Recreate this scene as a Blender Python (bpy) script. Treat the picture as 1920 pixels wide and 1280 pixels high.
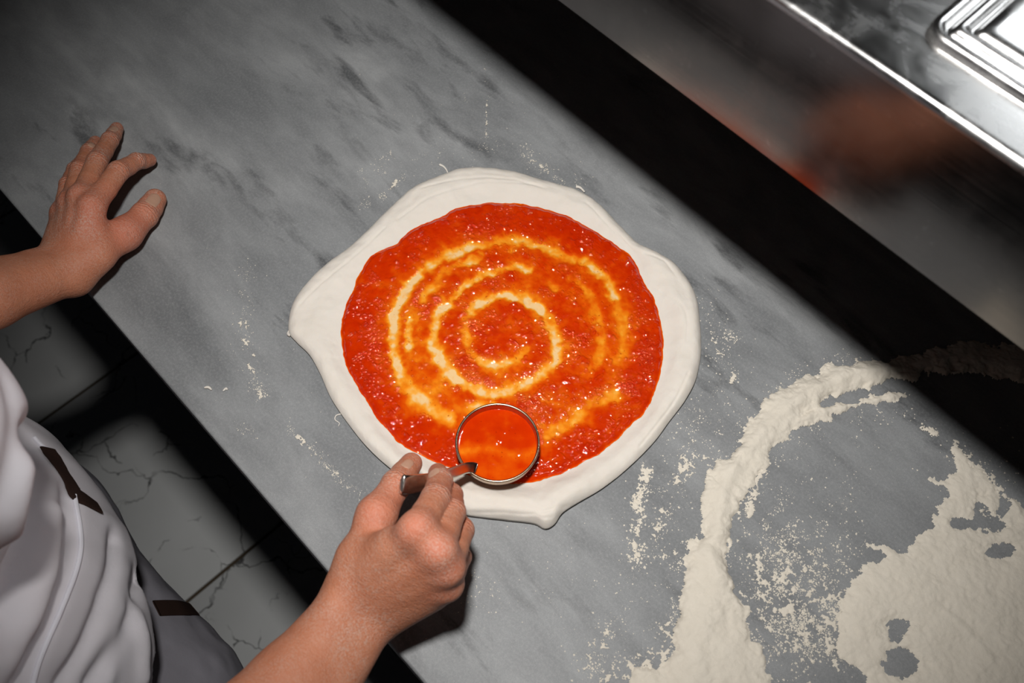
import bpy, math, numpy as np
from mathutils import Matrix, Vector
from mathutils.bvhtree import BVHTree

for o in list(bpy.data.objects):
    bpy.data.objects.remove(o, do_unlink=True)
SC = bpy.context.scene
COL = SC.collection

# ------------------------------------------------------------------ camera
MZ = 0.90                      # height of the marble worktop above the floor
CH = 0.66                      # camera height above the marble
FPX = 1750.0                   # focal length in pixels of a 1920 px wide frame
RW = np.array([[0.689, 0.648, -0.324], [0.725, -0.606, 0.329], [0.017, -0.461, -0.887]])
u_, _, v_ = np.linalg.svd(RW)
RW = u_ @ v_                   # columns: camera right, down, forward in world axes (x along counter, y across it)
CAM = np.array([0.0, 0.0, MZ + CH])
cd = bpy.data.cameras.new('camera')
cam = bpy.data.objects.new('camera', cd)
COL.objects.link(cam)
cd.sensor_width = 36.0
cd.lens = FPX * 36.0 / 1920.0
cd.clip_start = 0.02
m = np.eye(4)
m[:3, 0] = RW[:, 0]; m[:3, 1] = -RW[:, 1]; m[:3, 2] = -RW[:, 2]; m[:3, 3] = CAM
cam.matrix_world = Matrix(m.tolist())
cd.dof.use_dof = True
cd.dof.focus_distance = 0.74
cd.dof.aperture_fstop = 9.0
SC.camera = cam

# ------------------------------------------------------------------ world, light, exposure
w = bpy.data.worlds.new('world'); SC.world = w; w.use_nodes = True
w.node_tree.nodes['Background'].inputs[0].default_value = (0.8, 0.85, 1.0, 1)
w.node_tree.nodes['Background'].inputs[1].default_value = 0.004
SC.view_settings.view_transform = 'Standard'
SC.view_settings.look = 'None'
SC.view_settings.exposure = 0.0
SC.view_settings.gamma = 1.0
SC.view_settings.use_curve_mapping = False

LIGHT = np.array([-0.110, 0.076, MZ + 0.88])
ld = bpy.data.lights.new('camera_flash', 'SPOT')
ld.energy = 34.5
ld.color = (1.0, 0.98, 0.955)
ld.shadow_soft_size = 0.030
ld.spot_size = math.radians(70)
ld.spot_blend = 1.0
flash = bpy.data.objects.new('camera_flash', ld)
COL.objects.link(flash)
flash.location = LIGHT.tolist()
AIM = np.array([-0.262, 0.312, MZ])
flash.rotation_euler = Vector((AIM - LIGHT).tolist()).to_track_quat('-Z', 'Y').to_euler()

# ------------------------------------------------------------------ helpers
def ray(px, py):
    v = RW @ np.array([px - 960.0, py - 640.0, FPX])
    return v / np.linalg.norm(v)
def P(px, py, z=0.0):
    """pixel -> world point on the level z metres above the marble"""
    v = ray(px, py)
    return CAM + v * ((MZ + z - CAM[2]) / v[2])
def project(pts):
    c = (np.asarray(pts) - CAM) @ RW
    return np.stack([960 + FPX * c[..., 0] / c[..., 2], 640 + FPX * c[..., 1] / c[..., 2]], -1)

def mesh_obj(name, verts, faces, mat=None, parent=None, smooth=True, attrs=None):
    me = bpy.data.meshes.new(name)
    verts = np.asarray(verts, dtype=np.float32)
    if isinstance(faces, np.ndarray):
        nf, k = faces.shape
        me.vertices.add(len(verts)); me.vertices.foreach_set('co', verts.ravel())
        me.loops.add(nf * k); me.loops.foreach_set('vertex_index', faces.astype(np.int32).ravel())
        me.polygons.add(nf)
        me.polygons.foreach_set('loop_start', np.arange(0, nf * k, k, dtype=np.int32))
        me.polygons.foreach_set('loop_total', np.full(nf, k, dtype=np.int32))
        me.update(calc_edges=True)
    else:
        me.from_pydata(verts.tolist(), [], faces)
        me.update()
    if smooth:
        me.polygons.foreach_set('use_smooth', np.ones(len(me.polygons), dtype=bool))
    if attrs:
        for k_, a in attrs.items():
            at = me.attributes.new(k_, 'FLOAT', 'POINT')
            at.data.foreach_set('value', np.asarray(a, dtype=np.float32))
    if mat: me.materials.append(mat)
    o = bpy.data.objects.new(name, me)
    COL.objects.link(o)
    if parent is not None: o.parent = parent
    return o
def empty(name, loc):
    o = bpy.data.objects.new(name, None); COL.objects.link(o)
    o.location = [float(c) for c in loc]; o.empty_display_size = 0.02
    return o
def under(o, parent):
    """parent o keeping its world placement (parents here are only translated)"""
    o.parent = parent
    o.matrix_parent_inverse = Matrix.Translation(parent.location).inverted()
    return o
def tag(o, label, cat, group=None, kind=None):
    o['label'] = label; o['category'] = cat
    if group: o['group'] = group
    if kind: o['kind'] = kind
    return o

BOXF = [(0, 3, 2, 1), (4, 5, 6, 7), (0, 1, 5, 4), (1, 2, 6, 5), (2, 3, 7, 6), (3, 0, 4, 7)]
def box(name, lo, hi, mat, parent=None, bevel=0.0, seg=3):
    (x0, y0, z0), (x1, y1, z1) = lo, hi
    v = [(x0, y0, z0), (x1, y0, z0), (x1, y1, z0), (x0, y1, z0), (x0, y0, z1), (x1, y0, z1), (x1, y1, z1), (x0, y1, z1)]
    o = mesh_obj(name, v, BOXF, mat, None, smooth=False)
    if parent is not None: under(o, parent)
    if bevel > 0:
        b = o.modifiers.new('bevel', 'BEVEL'); b.width = bevel; b.segments = seg; b.limit_method = 'ANGLE'
        o.data.polygons.foreach_set('use_smooth', np.ones(len(o.data.polygons), dtype=bool))
        wn = o.modifiers.new('wn', 'WEIGHTED_NORMAL'); wn.keep_sharp = False
    return o

# --- numpy noise
def _hash(ix, iy, iz, seed):
    h = (ix.astype(np.int64) * 374761393 + iy.astype(np.int64) * 668265263 + iz.astype(np.int64) * 2147483647 + seed * 974634777) & 0xffffffff
    h = ((h ^ (h >> 13)) * 1274126177) & 0xffffffff
    return ((h ^ (h >> 16)) & 0xffff) / 32767.5 - 1.0
def noise(p, scale, seed=0):
    p = np.asarray(p, dtype=np.float64) * scale
    if p.shape[-1] == 2: p = np.concatenate([p, np.zeros(p.shape[:-1] + (1,))], -1)
    i = np.floor(p).astype(np.int64); f = p - i; f = f * f * f * (f * (f * 6 - 15) + 10)
    r = 0.0
    for dx in (0, 1):
        for dy in (0, 1):
            for dz in (0, 1):
                wt = (f[..., 0] if dx else 1 - f[..., 0]) * (f[..., 1] if dy else 1 - f[..., 1]) * (f[..., 2] if dz else 1 - f[..., 2])
                r = r + wt * _hash(i[..., 0] + dx, i[..., 1] + dy, i[..., 2] + dz, seed)
    return r
def fbm(p, scale, oct=4, seed=0, gain=0.5):
    r = 0.0; a = 1.0
    for o in range(oct):
        r = r + a * noise(p, scale * 2 ** o, seed + o * 7); a *= gain
    return r
def sstep(a, b, x):
    t = np.clip((x - a) / (b - a), 0, 1); return t * t * (3 - 2 * t)
def dist_poly(p, line):
    """distance of points p (N,d) to a polyline (M,d)"""
    best = np.full(len(p), 1e9)
    for a, b in zip(line[:-1], line[1:]):
        ab = b - a; t = np.clip(((p - a) @ ab) / max(ab @ ab, 1e-12), 0, 1)
        best = np.minimum(best, np.linalg.norm(p - a - t[:, None] * ab, axis=1))
    return best
def spline(pts, n=8, closed=False):
    pts = np.asarray(pts, dtype=float); N = len(pts); out = []
    rng = range(N) if closed else range(N - 1)
    for i in rng:
        if closed: a, b, c, d = pts[(i - 1) % N], pts[i], pts[(i + 1) % N], pts[(i + 2) % N]
        else: a, b, c, d = pts[max(i - 1, 0)], pts[i], pts[i + 1], pts[min(i + 2, N - 1)]
        for k in range(n):
            t = k / n
            out.append(0.5 * ((2 * b) + (-a + c) * t + (2 * a - 5 * b + 4 * c - d) * t * t + (-a + 3 * b - 3 * c + d) * t ** 3))
    if not closed: out.append(pts[-1])
    return np.array(out)
def pxline(pts, z=0.0, n=6, closed=False):
    return spline([P(x, y, z) for x, y in pts], n, closed)
def poly_sd(p, poly):
    """signed distance to a closed 2-D polygon, negative inside"""
    d = dist_poly(p, np.vstack([poly, poly[:1]]))
    ins = np.zeros(len(p), bool)
    a = poly; b = np.roll(poly, -1, 0)
    for (x0, y0), (x1, y1) in zip(a, b):
        if y0 == y1: continue
        c = ((y0 > p[:, 1]) != (y1 > p[:, 1])) & (p[:, 0] < (x1 - x0) * (p[:, 1] - y0) / (y1 - y0) + x0)
        ins ^= c
    return np.where(ins, -d, d)

# --- signed distance fields and surface nets
def cone_sd(p, a, b, r1, r2):
    ab = b - a; L = max(float(ab @ ab), 1e-12)
    t = np.clip(((p - a) @ ab) / L, 0, 1)
    return np.linalg.norm(p - a - t[..., None] * ab, axis=-1) - (r1 + (r2 - r1) * t)
def smin(a, b, k):
    h = np.maximum(k - np.abs(a - b), 0) / k
    return np.minimum(a, b) - h * h * k * 0.25
class Field:
    def __init__(s, lo, hi, res):
        s.lo = np.array(lo, float); s.res = res
        s.n = np.ceil((np.array(hi) - s.lo) / res).astype(int) + 1
        s.D = np.full(s.n, 0.05, np.float32)
    def sub(s, lo, hi):
        i0 = np.clip(np.floor((lo - s.lo) / s.res).astype(int), 0, s.n - 1)
        i1 = np.clip(np.ceil((hi - s.lo) / s.res).astype(int) + 1, 1, s.n)
        ax = [s.lo[k] + s.res * np.arange(i0[k], i1[k]) for k in range(3)]
        g = np.stack(np.meshgrid(*ax, indexing='ij'), -1)
        return tuple(slice(i0[k], i1[k]) for k in range(3)), g
    def cone(s, a, b, r1, r2, k=0.004, D=None):
        D = s.D if D is None else D
        a = np.asarray(a, float); b = np.asarray(b, float); mg = max(r1, r2) + k + 0.012
        sl, g = s.sub(np.minimum(a, b) - mg, np.maximum(a, b) + mg)
        if 0 in g.shape[:3]: return
        D[sl] = smin(D[sl], cone_sd(g, a, b, r1, r2), k)
    def ellipsoid(s, c, rad, k=0.01, D=None):
        D = s.D if D is None else D
        c = np.asarray(c, float); rad = np.asarray(rad, float)
        sl, g = s.sub(c - rad - k - 0.03, c + rad + k + 0.03)
        q = (g - c) / rad; l = np.linalg.norm(q, axis=-1); l2 = np.linalg.norm(q / rad, axis=-1) + 1e-9
        D[sl] = smin(D[sl], l * (l - 1) / l2, k)
    def blank(s): return np.full(s.n, 0.05, np.float32)
    def nets(s, D=None):
        D = s.D if D is None else D
        S = D < 0
        n = np.array(D.shape) - 1
        cnt = np.zeros(n, np.int8)
        for dx in (0, 1):
            for dy in (0, 1):
                for dz in (0, 1):
                    cnt += S[dx:dx + n[0], dy:dy + n[1], dz:dz + n[2]]
        act = np.argwhere((cnt > 0) & (cnt < 8))
        idx = np.full(n, -1, np.int64); idx[tuple(act.T)] = np.arange(len(act))
        cor = [(a, b, c) for a in (0, 1) for b in (0, 1) for c in (0, 1)]
        val = {c: D[act[:, 0] + c[0], act[:, 1] + c[1], act[:, 2] + c[2]].astype(np.float64) for c in cor}
        acc = np.zeros((len(act), 3)); num = np.zeros(len(act))
        for c in cor:
            for k in range(3):
                if c[k]: continue
                e = list(c); e[k] = 1; e = tuple(e)
                a, b = val[c], val[e]; x = (a < 0) != (b < 0)
                t = np.where(x, a / np.where(x, a - b, 1), 0)
                pos = np.tile(np.array(c, float), (len(act), 1)); pos[:, k] = t
                acc += np.where(x[:, None], pos, 0); num += x
        V = s.lo + s.res * (act + acc / num[:, None])
        F = []
        for k in range(3):
            i, j = (k + 1) % 3, (k + 2) % 3
            sh = [slice(1, -1)] * 3; sh[k] = slice(0, -1); sh2 = list(sh); sh2[k] = slice(1, None)
            A = S[tuple(sh)]; B = S[tuple(sh2)]
            for flip, M in ((False, A & ~B), (True, ~A & B)):
                q = np.argwhere(M)
                if not len(q): continue
                o = np.ones(3, int); o[k] = 0
                q = q + o
                di = np.zeros(3, int); di[i] = 1; dj = np.zeros(3, int); dj[j] = 1
                ids = [idx[tuple((q - a * di - b * dj).T)] for a, b in ((1, 1), (0, 1), (0, 0), (1, 0))]
                f = np.stack(ids if not flip else ids[::-1], 1)
                F.append(f[(f >= 0).all(1)])
        return V, np.concatenate(F)
def vnormals(V, F):
    a, b, c, d = (V[F[:, i]] for i in range(4))
    fn = np.cross(c - a, d - b); N = np.zeros_like(V)
    for i in range(4): np.add.at(N, F[:, i], fn)
    return N / (np.linalg.norm(N, axis=1, keepdims=True) + 1e-12)

# --- swept strips and tubes
def sweep(pts, nrm, width, thick, n_round=3):
    """flat bar with rounded edges along pts; nrm = surface normals"""
    pts = np.asarray(pts); nrm = np.asarray(nrm); N = len(pts)
    width = np.broadcast_to(np.asarray(width, float), (N,)); thick = np.broadcast_to(np.asarray(thick, float), (N,))
    T = np.gradient(pts, axis=0); T /= np.linalg.norm(T, axis=1, keepdims=True) + 1e-12
    S = np.cross(nrm, T); S /= np.linalg.norm(S, axis=1, keepdims=True) + 1e-12
    U = np.cross(T, S)
    ang = np.linspace(0, 2 * np.pi, 4 * n_round, endpoint=False) + np.pi / (4 * n_round)
    cs = np.sign(np.cos(ang)) * np.abs(np.cos(ang)) ** 0.35; sn = np.sign(np.sin(ang)) * np.abs(np.sin(ang)) ** 0.7
    K = len(ang)
    V = (pts[:, None] + S[:, None] * (cs[None, :, None] * width[:, None, None] / 2) + U[:, None] * (sn[None, :, None] * thick[:, None, None] / 2)).reshape(-1, 3)
    F = [(i * K + k, (i + 1) * K + k, (i + 1) * K + (k + 1) % K, i * K + (k + 1) % K) for i in range(N - 1) for k in range(K)]
    F = [f[::-1] for f in F]
    F += [tuple(range(K)), tuple((N - 1) * K + k for k in reversed(range(K)))]
    return V, F
def tube(pts, rad, K=8):
    pts = np.asarray(pts); N = len(pts); rad = np.broadcast_to(np.asarray(rad, float), (N,))
    T = np.gradient(pts, axis=0); T /= np.linalg.norm(T, axis=1, keepdims=True) + 1e-12
    ref = np.tile(np.array([0.13, 0.21, 0.97]), (N, 1))
    S = np.cross(ref, T); S /= np.linalg.norm(S, axis=1, keepdims=True) + 1e-12
    U = np.cross(T, S); a = np.linspace(0, 2 * np.pi, K, endpoint=False)
    V = (pts[:, None] + (S[:, None] * np.cos(a)[None, :, None] + U[:, None] * np.sin(a)[None, :, None]) * rad[:, None, None]).reshape(-1, 3)
    F = [(i * K + k, i * K + (k + 1) % K, (i + 1) * K + (k + 1) % K, (i + 1) * K + k) for i in range(N - 1) for k in range(K)]
    F += [tuple(reversed(range(K))), tuple((N - 1) * K + k for k in range(K))]
    return V, F

# ------------------------------------------------------------------ materials
class NT:
    def __init__(s, name):
        s.m = bpy.data.materials.new(name); s.m.use_nodes = True
        s.t = s.m.node_tree; s.b = s.t.nodes['Principled BSDF']
    def n(s, typ, **kw):
        nd = s.t.nodes.new(typ)
        for k, v in kw.items():
            if k.startswith('i_'): nd.inputs[k[2:].replace('_', ' ')].default_value = v
            else: setattr(nd, k, v)
        return nd
    def l(s, a, b): s.t.links.new(a, b)
    def set(s, **kw):
        for k, v in kw.items(): s.b.inputs[k.replace('_', ' ')].default_value = v
    def coord(s, scale=(1, 1, 1), rot=(0, 0, 0), loc=(0, 0, 0)):
        tc = s.n('ShaderNodeTexCoord'); mp = s.n('ShaderNodeMapping')
        geo = s.n('ShaderNodeNewGeometry')
        mp.inputs['Scale'].default_value = scale; mp.inputs['Rotation'].default_value = rot; mp.inputs['Location'].default_value = loc
        s.l(geo.outputs['Position'], mp.inputs['Vector'])
        return mp.outputs[0]
    def noise(s, vec, scale, detail=4, rough=0.5, dist=0.0):
        nd = s.n('ShaderNodeTexNoise'); nd.inputs['Scale'].default_value = scale
        nd.inputs['Detail'].default_value = detail; nd.inputs['Roughness'].default_value = rough; nd.inputs['Distortion'].default_value = dist
        s.l(vec, nd.inputs['Vector']); return nd.outputs['Fac']
    def ramp(s, fac, stops, interp='LINEAR'):
        nd = s.n('ShaderNodeValToRGB'); cr = nd.color_ramp; cr.interpolation = interp
        while len(cr.elements) < len(stops): cr.elements.new(0.5)
        for e, (p, c) in zip(cr.elements, stops):
            e.position = p; e.color = (c, c, c, 1) if isinstance(c, (int, float)) else (*c, 1)
        s.l(fac, nd.inputs['Fac']); return nd.outputs['Color']
    def mix(s, fac, a, b, mode='MIX'):
        nd = s.n('ShaderNodeMix', data_type='RGBA', blend_type=mode)
        for sock, v in ((nd.inputs[0], fac), (nd.inputs[6], a), (nd.inputs[7], b)):
            if isinstance(v, bpy.types.NodeSocket): s.l(v, sock)
            elif isinstance(v, (int, float)): sock.default_value = v
            else: sock.default_value = (*v, 1)
        return nd.outputs[2]
    def math(s, op, a, b=0.0, clamp=False):
        nd = s.n('ShaderNodeMath', operation=op, use_clamp=clamp)
        for sock, v in zip(nd.inputs, (a, b)):
            if isinstance(v, bpy.types.NodeSocket): s.l(v, sock)
            else: sock.default_value = v
        return nd.outputs[0]
    def attr(s, name):
        nd = s.n('ShaderNodeAttribute', attribute_name=name); return nd.outputs['Fac']
    def bump(s, h, strength=0.3, dist=0.001, normal=None):
        nd = s.n('ShaderNodeBump'); nd.inputs['Strength'].default_value = strength; nd.inputs['Distance'].default_value = dist
        s.l(h, nd.inputs['Height'])
        if normal is not None: s.l(normal, nd.inputs['Normal'])
        return nd.outputs[0]
    def color(s, c): s.l(c, s.b.inputs['Base Color']) if isinstance(c, bpy.types.NodeSocket) else s.set(Base_Color=(*c, 1))
    def normal(s, nrm): s.l(nrm, s.b.inputs['Normal'])

def mat_marble():
    t = NT('grey_marble')
    c0 = t.coord()
    c1 = t.coord(scale=(0.42, 1.0, 1.0), rot=(0, 0, math.radians(-7)))
    c2 = t.coord(scale=(0.30, 1.0, 1.0), rot=(0, 0, math.radians(6)), loc=(3.1, 1.7, 0))
    cloud = t.noise(c1, 7.0, 6, 0.58, 0.4)
    mid = t.noise(c1, 30, 6, 0.65, 0.3)
    fine = t.noise(c0, 480, 3, 0.7)
    grain = t.noise(c0, 1500, 2, 0.6)
    base = t.ramp(cloud, [(0.28, (0.165, 0.173, 0.178)), (0.5, (0.29, 0.298, 0.302)), (0.74, (0.44, 0.447, 0.448))])
    base = t.mix(t.ramp(mid, [(0.38, 0.5), (0.62, 0.0)]), base, (0.155, 0.16, 0.165))
    st1 = t.ramp(t.noise(c2, 34, 5, 0.6, 0.3), [(0.33, 1.0), (0.46, 0.0)])
    mk1 = t.ramp(t.noise(c1, 9, 3, 0.5), [(0.44, 0.0), (0.56, 1.0)])
    base = t.mix(t.math('MULTIPLY', t.math('MULTIPLY', st1, mk1), 0.70), base, (0.045, 0.047, 0.05))
    st2 = t.ramp(t.noise(c2, 11, 6, 0.6, 0.5), [(0.30, 1.0), (0.45, 0.0)])
    base = t.mix(t.math('MULTIPLY', st2, 0.45), base, (0.085, 0.09, 0.094))
    base = t.mix(t.ramp(fine, [(0.45, 0.0), (0.80, 0.30)]), base, (0.5, 0.5, 0.5))
    base = t.mix(t.ramp(grain, [(0.35, 0.22), (0.55, 0.0)]), base, (0.08, 0.085, 0.09))
    t.color(base)
    t.set(Roughness=0.45, Specular_IOR_Level=0.3)
    t.normal(t.bump(grain, 0.06, 0.0003))
    return t.m
def mat_steel(name, rough, smudge=0.0, col=(0.62, 0.61, 0.60), grain=True, axis=0):
    t = NT(name)
    t.set(Metallic=1.0)
    sc = [260, 260, 260]; sc[axis] = 3.0
    br = t.noise(t.coord(scale=tuple(sc)), 3.0, 4, 0.6)
    sm = t.noise(t.coord(), 34, 5, 0.65, 0.7)
    sp = t.ramp(t.noise(t.coord(scale=(1, 1, 1), loc=(0.7, 0.2, 0)), 170, 3, 0.6), [(0.66, 0.0), (0.72, 1.0)])
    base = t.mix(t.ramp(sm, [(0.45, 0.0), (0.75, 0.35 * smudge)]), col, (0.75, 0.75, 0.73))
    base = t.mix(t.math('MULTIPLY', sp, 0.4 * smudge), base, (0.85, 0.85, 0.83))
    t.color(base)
    r = t.math('ADD', t.math('MULTIPLY', br, 0.12), t.math('ADD', rough - 0.06, t.math('MULTIPLY', t.ramp(sm, [(0.4, 0.0), (0.8, 1.0)]), 0.3 * smudge)))
    t.l(r, t.b.inputs['Roughness'])
    if grain: t.normal(t.bump(br, 0.06, 0.0002))
    return t.m
def mat_plain(name, col, rough=0.6, spec=0.3, bump_scale=0, bump=0.2, var=0.0, metallic=0.0, dist=0.0005):
    t = NT(name); t.set(Roughness=rough, Specular_IOR_Level=spec, Metallic=metallic)
    c = t.coord()
    if var > 0:
        t.color(t.mix(t.ramp(t.noise(c, 14, 4), [(0.3, 0.0), (0.75, var)]), col, tuple(x * 0.6 for x in col)))
    else: t.color(col)
    if bump_scale: t.normal(t.bump(t.noise(c, bump_scale, 4), bump, dist))
    return t.m
def mat_tile():
    t = NT('white_veined_tile')
    t.set(Roughness=0.6, Specular_IOR_Level=0.2)
    c = t.coord()
    wob = t.n('ShaderNodeTexNoise'); wob.inputs['Scale'].default_value = 14; wob.inputs['Detail'].default_value = 6
    t.l(c, wob.inputs['Vector'])
    vm = t.n('ShaderNodeVectorMath', operation='MULTIPLY_ADD')
    t.l(wob.outputs['Color'], vm.inputs[0]); vm.inputs[1].default_value = (0.11, 0.11, 0.0); t.l(c, vm.inputs[2])
    out = None
    for sc, wd, seed in ((4.2, 0.0045, 0.0), (8.0, 0.006, 0.37)):
        mp = t.n('ShaderNodeMapping'); mp.inputs['Location'].default_value = (seed, seed * 2.1, 0); t.l(vm.outputs[0], mp.inputs[0])
        vo = t.n('ShaderNodeTexVoronoi', feature='DISTANCE_TO_EDGE', voronoi_dimensions='2D'); vo.inputs['Scale'].default_value = sc
        t.l(mp.outputs[0], vo.inputs['Vector'])
        ln = t.ramp(vo.outputs['Distance'], [(0.0, 1.0), (wd, 0.75), (wd * 2.2, 0.0)])
        mk = t.ramp(t.noise(mp.outputs[0], 4.5 + sc, 3), [(0.46, 0.0), (0.53, 1.0)])
        ln = t.math('MULTIPLY', ln, mk)
        out = ln if out is None else t.math('MAXIMUM', out, ln)
    cl = t.ramp(t.noise(c, 5, 4), [(0.3, (0.66, 0.67, 0.66)), (0.7, (0.76, 0.77, 0.765))])
    t.color(t.mix(t.math('MULTIPLY', out, 0.9), cl, (0.03, 0.03, 0.03)))
    return t.m
def mat_dough():
    t = NT('raw_dough')
    c = t.coord()
    t.color(t.mix(t.ramp(t.noise(c, 40, 5, 0.6), [(0.35, 0.0), (0.8, 0.5)]), (0.74, 0.68, 0.605), (0.80, 0.755, 0.69)))
    t.set(Roughness=0.7, Specular_IOR_Level=0.2)
    t.set(Subsurface_Weight=0.15, Subsurface_Scale=0.004); t.b.inputs['Subsurface Radius'].default_value = (1.0, 0.7, 0.45)
    b = t.bump(t.noise(c, 120, 5, 0.6), 0.4, 0.0012)
    t.normal(t.bump(t.noise(c, 900, 3, 0.6), 0.18, 0.0004, b))
    return t.m
def mat_sauce():
    t = NT('tomato_sauce')
    c = t.coord(); a = t.attr('thick')
    n1 = t.noise(c, 190, 5, 0.65)
    f = t.math('ADD', a, t.math('MULTIPLY', t.math('SUBTRACT', n1, 0.5), 0.22), clamp=True)
    col = t.ramp(f, [(0.0, (0.86, 0.58, 0.28)), (0.10, (0.90, 0.42, 0.070)), (0.2, (0.90, 0.32, 0.022)), (0.30, (0.86, 0.23, 0.008)), (0.50, (0.74, 0.095, 0.002)), (0.75, (0.62, 0.034, 0.0006)), (1.0, (0.54, 0.020, 0.0005))])
    fl = t.ramp(t.noise(t.coord(loc=(0.3, 0.9, 0)), 420, 2, 0.5), [(0.68, 0.0), (0.74, 1.0)])
    col = t.mix(t.math('MULTIPLY', fl, 0.55), col, (0.34, 0.010, 0.002))
    t.color(col)
    t.set(Roughness=0.5, Specular_IOR_Level=0.0, Coat_Weight=1.0, Coat_Roughness=0.05, Coat_IOR=1.55)
    clus = t.ramp(t.noise(t.coord(loc=(0.15, 0.55, 0)), 80, 3, 0.6), [(0.43, 0.10), (0.60, 1.0)])
    amp = t.math('MULTIPLY', t.math('MULTIPLY', clus, t.attr('bumpy')), t.ramp(a, [(0.25, 0.15), (0.6, 1.0)]))
    wet = t.math('SUBTRACT', t.noise(c, 260, 1.5, 0.5), 0.5)
    t.l(t.bump(t.math('MULTIPLY', wet, amp), 1.0, 0.0018), t.b.inputs['Coat Normal'])
    t.normal(t.bump(t.math('MULTIPLY', wet, amp), 0.5, 0.0006))
    return t.m
def mat_skin():
    t = NT('skin')
    c = t.coord()
    red = t.attr('red'); dust = t.attr('dust')
    n1 = t.noise(c, 60, 5, 0.6)
    col = t.mix(t.ramp(n1, [(0.3, 0.0), (0.75, 1.0)]), (0.49, 0.175, 0.090), (0.57, 0.228, 0.125))
    col = t.mix(t.math('MULTIPLY', red, 0.75, clamp=True), col, (0.60, 0.170, 0.105))
    spots = t.ramp(t.noise(t.coord(loc=(0.4, 0.1, 0.3)), 95, 2, 0.5), [(0.72, 0.0), (0.76, 0.35)])
    col = t.mix(spots, col, (0.28, 0.10, 0.055))
    dn = t.ramp(t.noise(c, 720, 4, 0.7), [(0.44, 0.0), (0.60, 1.0)])
    dl = t.ramp(t.noise(c, 50, 4, 0.6), [(0.35, 0.25), (0.65, 1.0)])
    df = t.math('MULTIPLY', t.math('MULTIPLY', dn, dl), dust, clamp=True)
    col = t.mix(t.math('MULTIPLY', df, 0.85), col, (0.62, 0.54, 0.47))
    t.color(col)
    t.set(Roughness=0.52, Specular_IOR_Level=0.38)
    t.set(Subsurface_Weight=0.12, Subsurface_Scale=0.004); t.b.inputs['Subsurface Radius'].default_value = (1.0, 0.35, 0.2)
    vo = t.n('ShaderNodeTexVoronoi', feature='DISTANCE_TO_EDGE'); vo.inputs['Scale'].default_value = 620
    t.l(c, vo.inputs['Vector'])
    b = t.bump(vo.outputs['Distance'], 0.45, 0.0007)
    ph = t.math('ADD', t.math('MULTIPLY', t.attr('crease_pos'), 2.2), t.math('MULTIPLY', t.noise(c, 230, 3), 11.0))
    cr = t.math('MULTIPLY', t.math('POWER', t.math('ADD', t.math('MULTIPLY', t.math('SINE', ph), 0.5), 0.5), 2.0), t.attr('crease_amt'))
    b = t.bump(cr, 0.40, 0.0009, b)
    b = t.bump(t.noise(t.coord(rot=(0.3, 0.5, 0.7), scale=(1.0, 2.2, 1.6)), 210, 5, 0.65), 0.55, 0.0014, b)
    t.normal(b)
    return t.m
def mat_cloth(name, col, scale=1500, bump=0.25):
    t = NT(name); c = t.coord()
    t.color(t.mix(t.ramp(t.noise(c, 30, 4), [(0.3, 0.0), (0.8, 0.35)]), col, tuple(x * 0.8 for x in col)))
    t.set(Roughness=0.9, Specular_IOR_Level=0.12)
    b = t.bump(t.noise(c, 28, 4, 0.5), 0.18, 0.006)
    t.normal(t.bump(t.noise(c, scale, 3, 0.7), bump, 0.0006, b))
    return t.m
def mat_flour():
    t = NT('wheat_flour'); c = t.coord()
    t.color(t.mix(t.ramp(t.noise(c, 110, 5, 0.6), [(0.3, 0.0), (0.75, 0.6)]), (0.76, 0.70, 0.60), (0.69, 0.63, 0.53)))
    t.set(Roughness=0.95, Specular_IOR_Level=0.05)
    b = t.bump(t.noise(c, 260, 5, 0.65), 0.35, 0.0015)
    t.normal(t.bump(t.noise(c, 1400, 3, 0.7), 0.4, 0.0006, b))
    return t.m
def mat_emit(name, col, st):
    t = NT(name); t.set(Base_Color=(*col, 1), Emission_Color=(*col, 1), Emission_Strength=st, Roughness=0.5); return t.m

M_MARBLE = mat_marble(); M_TILE = mat_tile(); M_DOUGH = mat_dough(); M_SAUCE = mat_sauce(); M_SKIN = mat_skin(); M_FLOUR = mat_flour()
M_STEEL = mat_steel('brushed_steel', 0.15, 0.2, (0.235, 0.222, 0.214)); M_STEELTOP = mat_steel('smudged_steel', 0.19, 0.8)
M_LADLE = mat_steel('ladle_steel', 0.26, 0.5, (0.52, 0.37, 0.25), grain=False)
M_HANDLE = mat_steel('handle_steel', 0.20, 0.4, (0.66, 0.61, 0.56), grain=False)
M_GROUT = mat_plain('brown_grout', (0.10, 0.075, 0.05), 0.9, 0.1, 300, 0.4, 0.5)
M_WALL = mat_plain('painted_wall', (0.30, 0.29, 0.28), 0.8, 0.2, 90, 0.15, 0.2)
M_CAB = mat_plain('dark_cabinet', (0.05, 0.05, 0.052), 0.5, 0.3, 60, 0.1, 0.2)
M_SHIRT = mat_cloth('white_cotton', (0.74, 0.71, 0.745))
M_TROUSER = mat_cloth('grey_cotton', (0.27, 0.26, 0.29))
M_BROWN = mat_cloth('dark_brown_trim', (0.030, 0.016, 0.012), 900, 0.5)
M_PIPE = mat_cloth('white_piping', (0.85, 0.84, 0.9))
M_NAIL = mat_plain('fingernail', (0.56, 0.33, 0.23), 0.33, 0.5, 300, 0.08, 0.2)
M_HAIR = mat_plain('dark_hair', (0.03, 0.02, 0.015), 0.5, 0.4, 400, 0.6, 0.3)
M_SHOE = mat_plain('black_shoe', (0.02, 0.02, 0.02), 0.5, 0.4)
M_ADDED_LAMP = mat_emit('added_lamp_diffuser', (0.93, 0.97, 1.0), 5.0)  # glow of the added unseen lamp, there to be mirrored in the steel
M_WHITE = mat_plain('white_enamel', (0.7, 0.7, 0.7), 0.4, 0.4)

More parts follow.
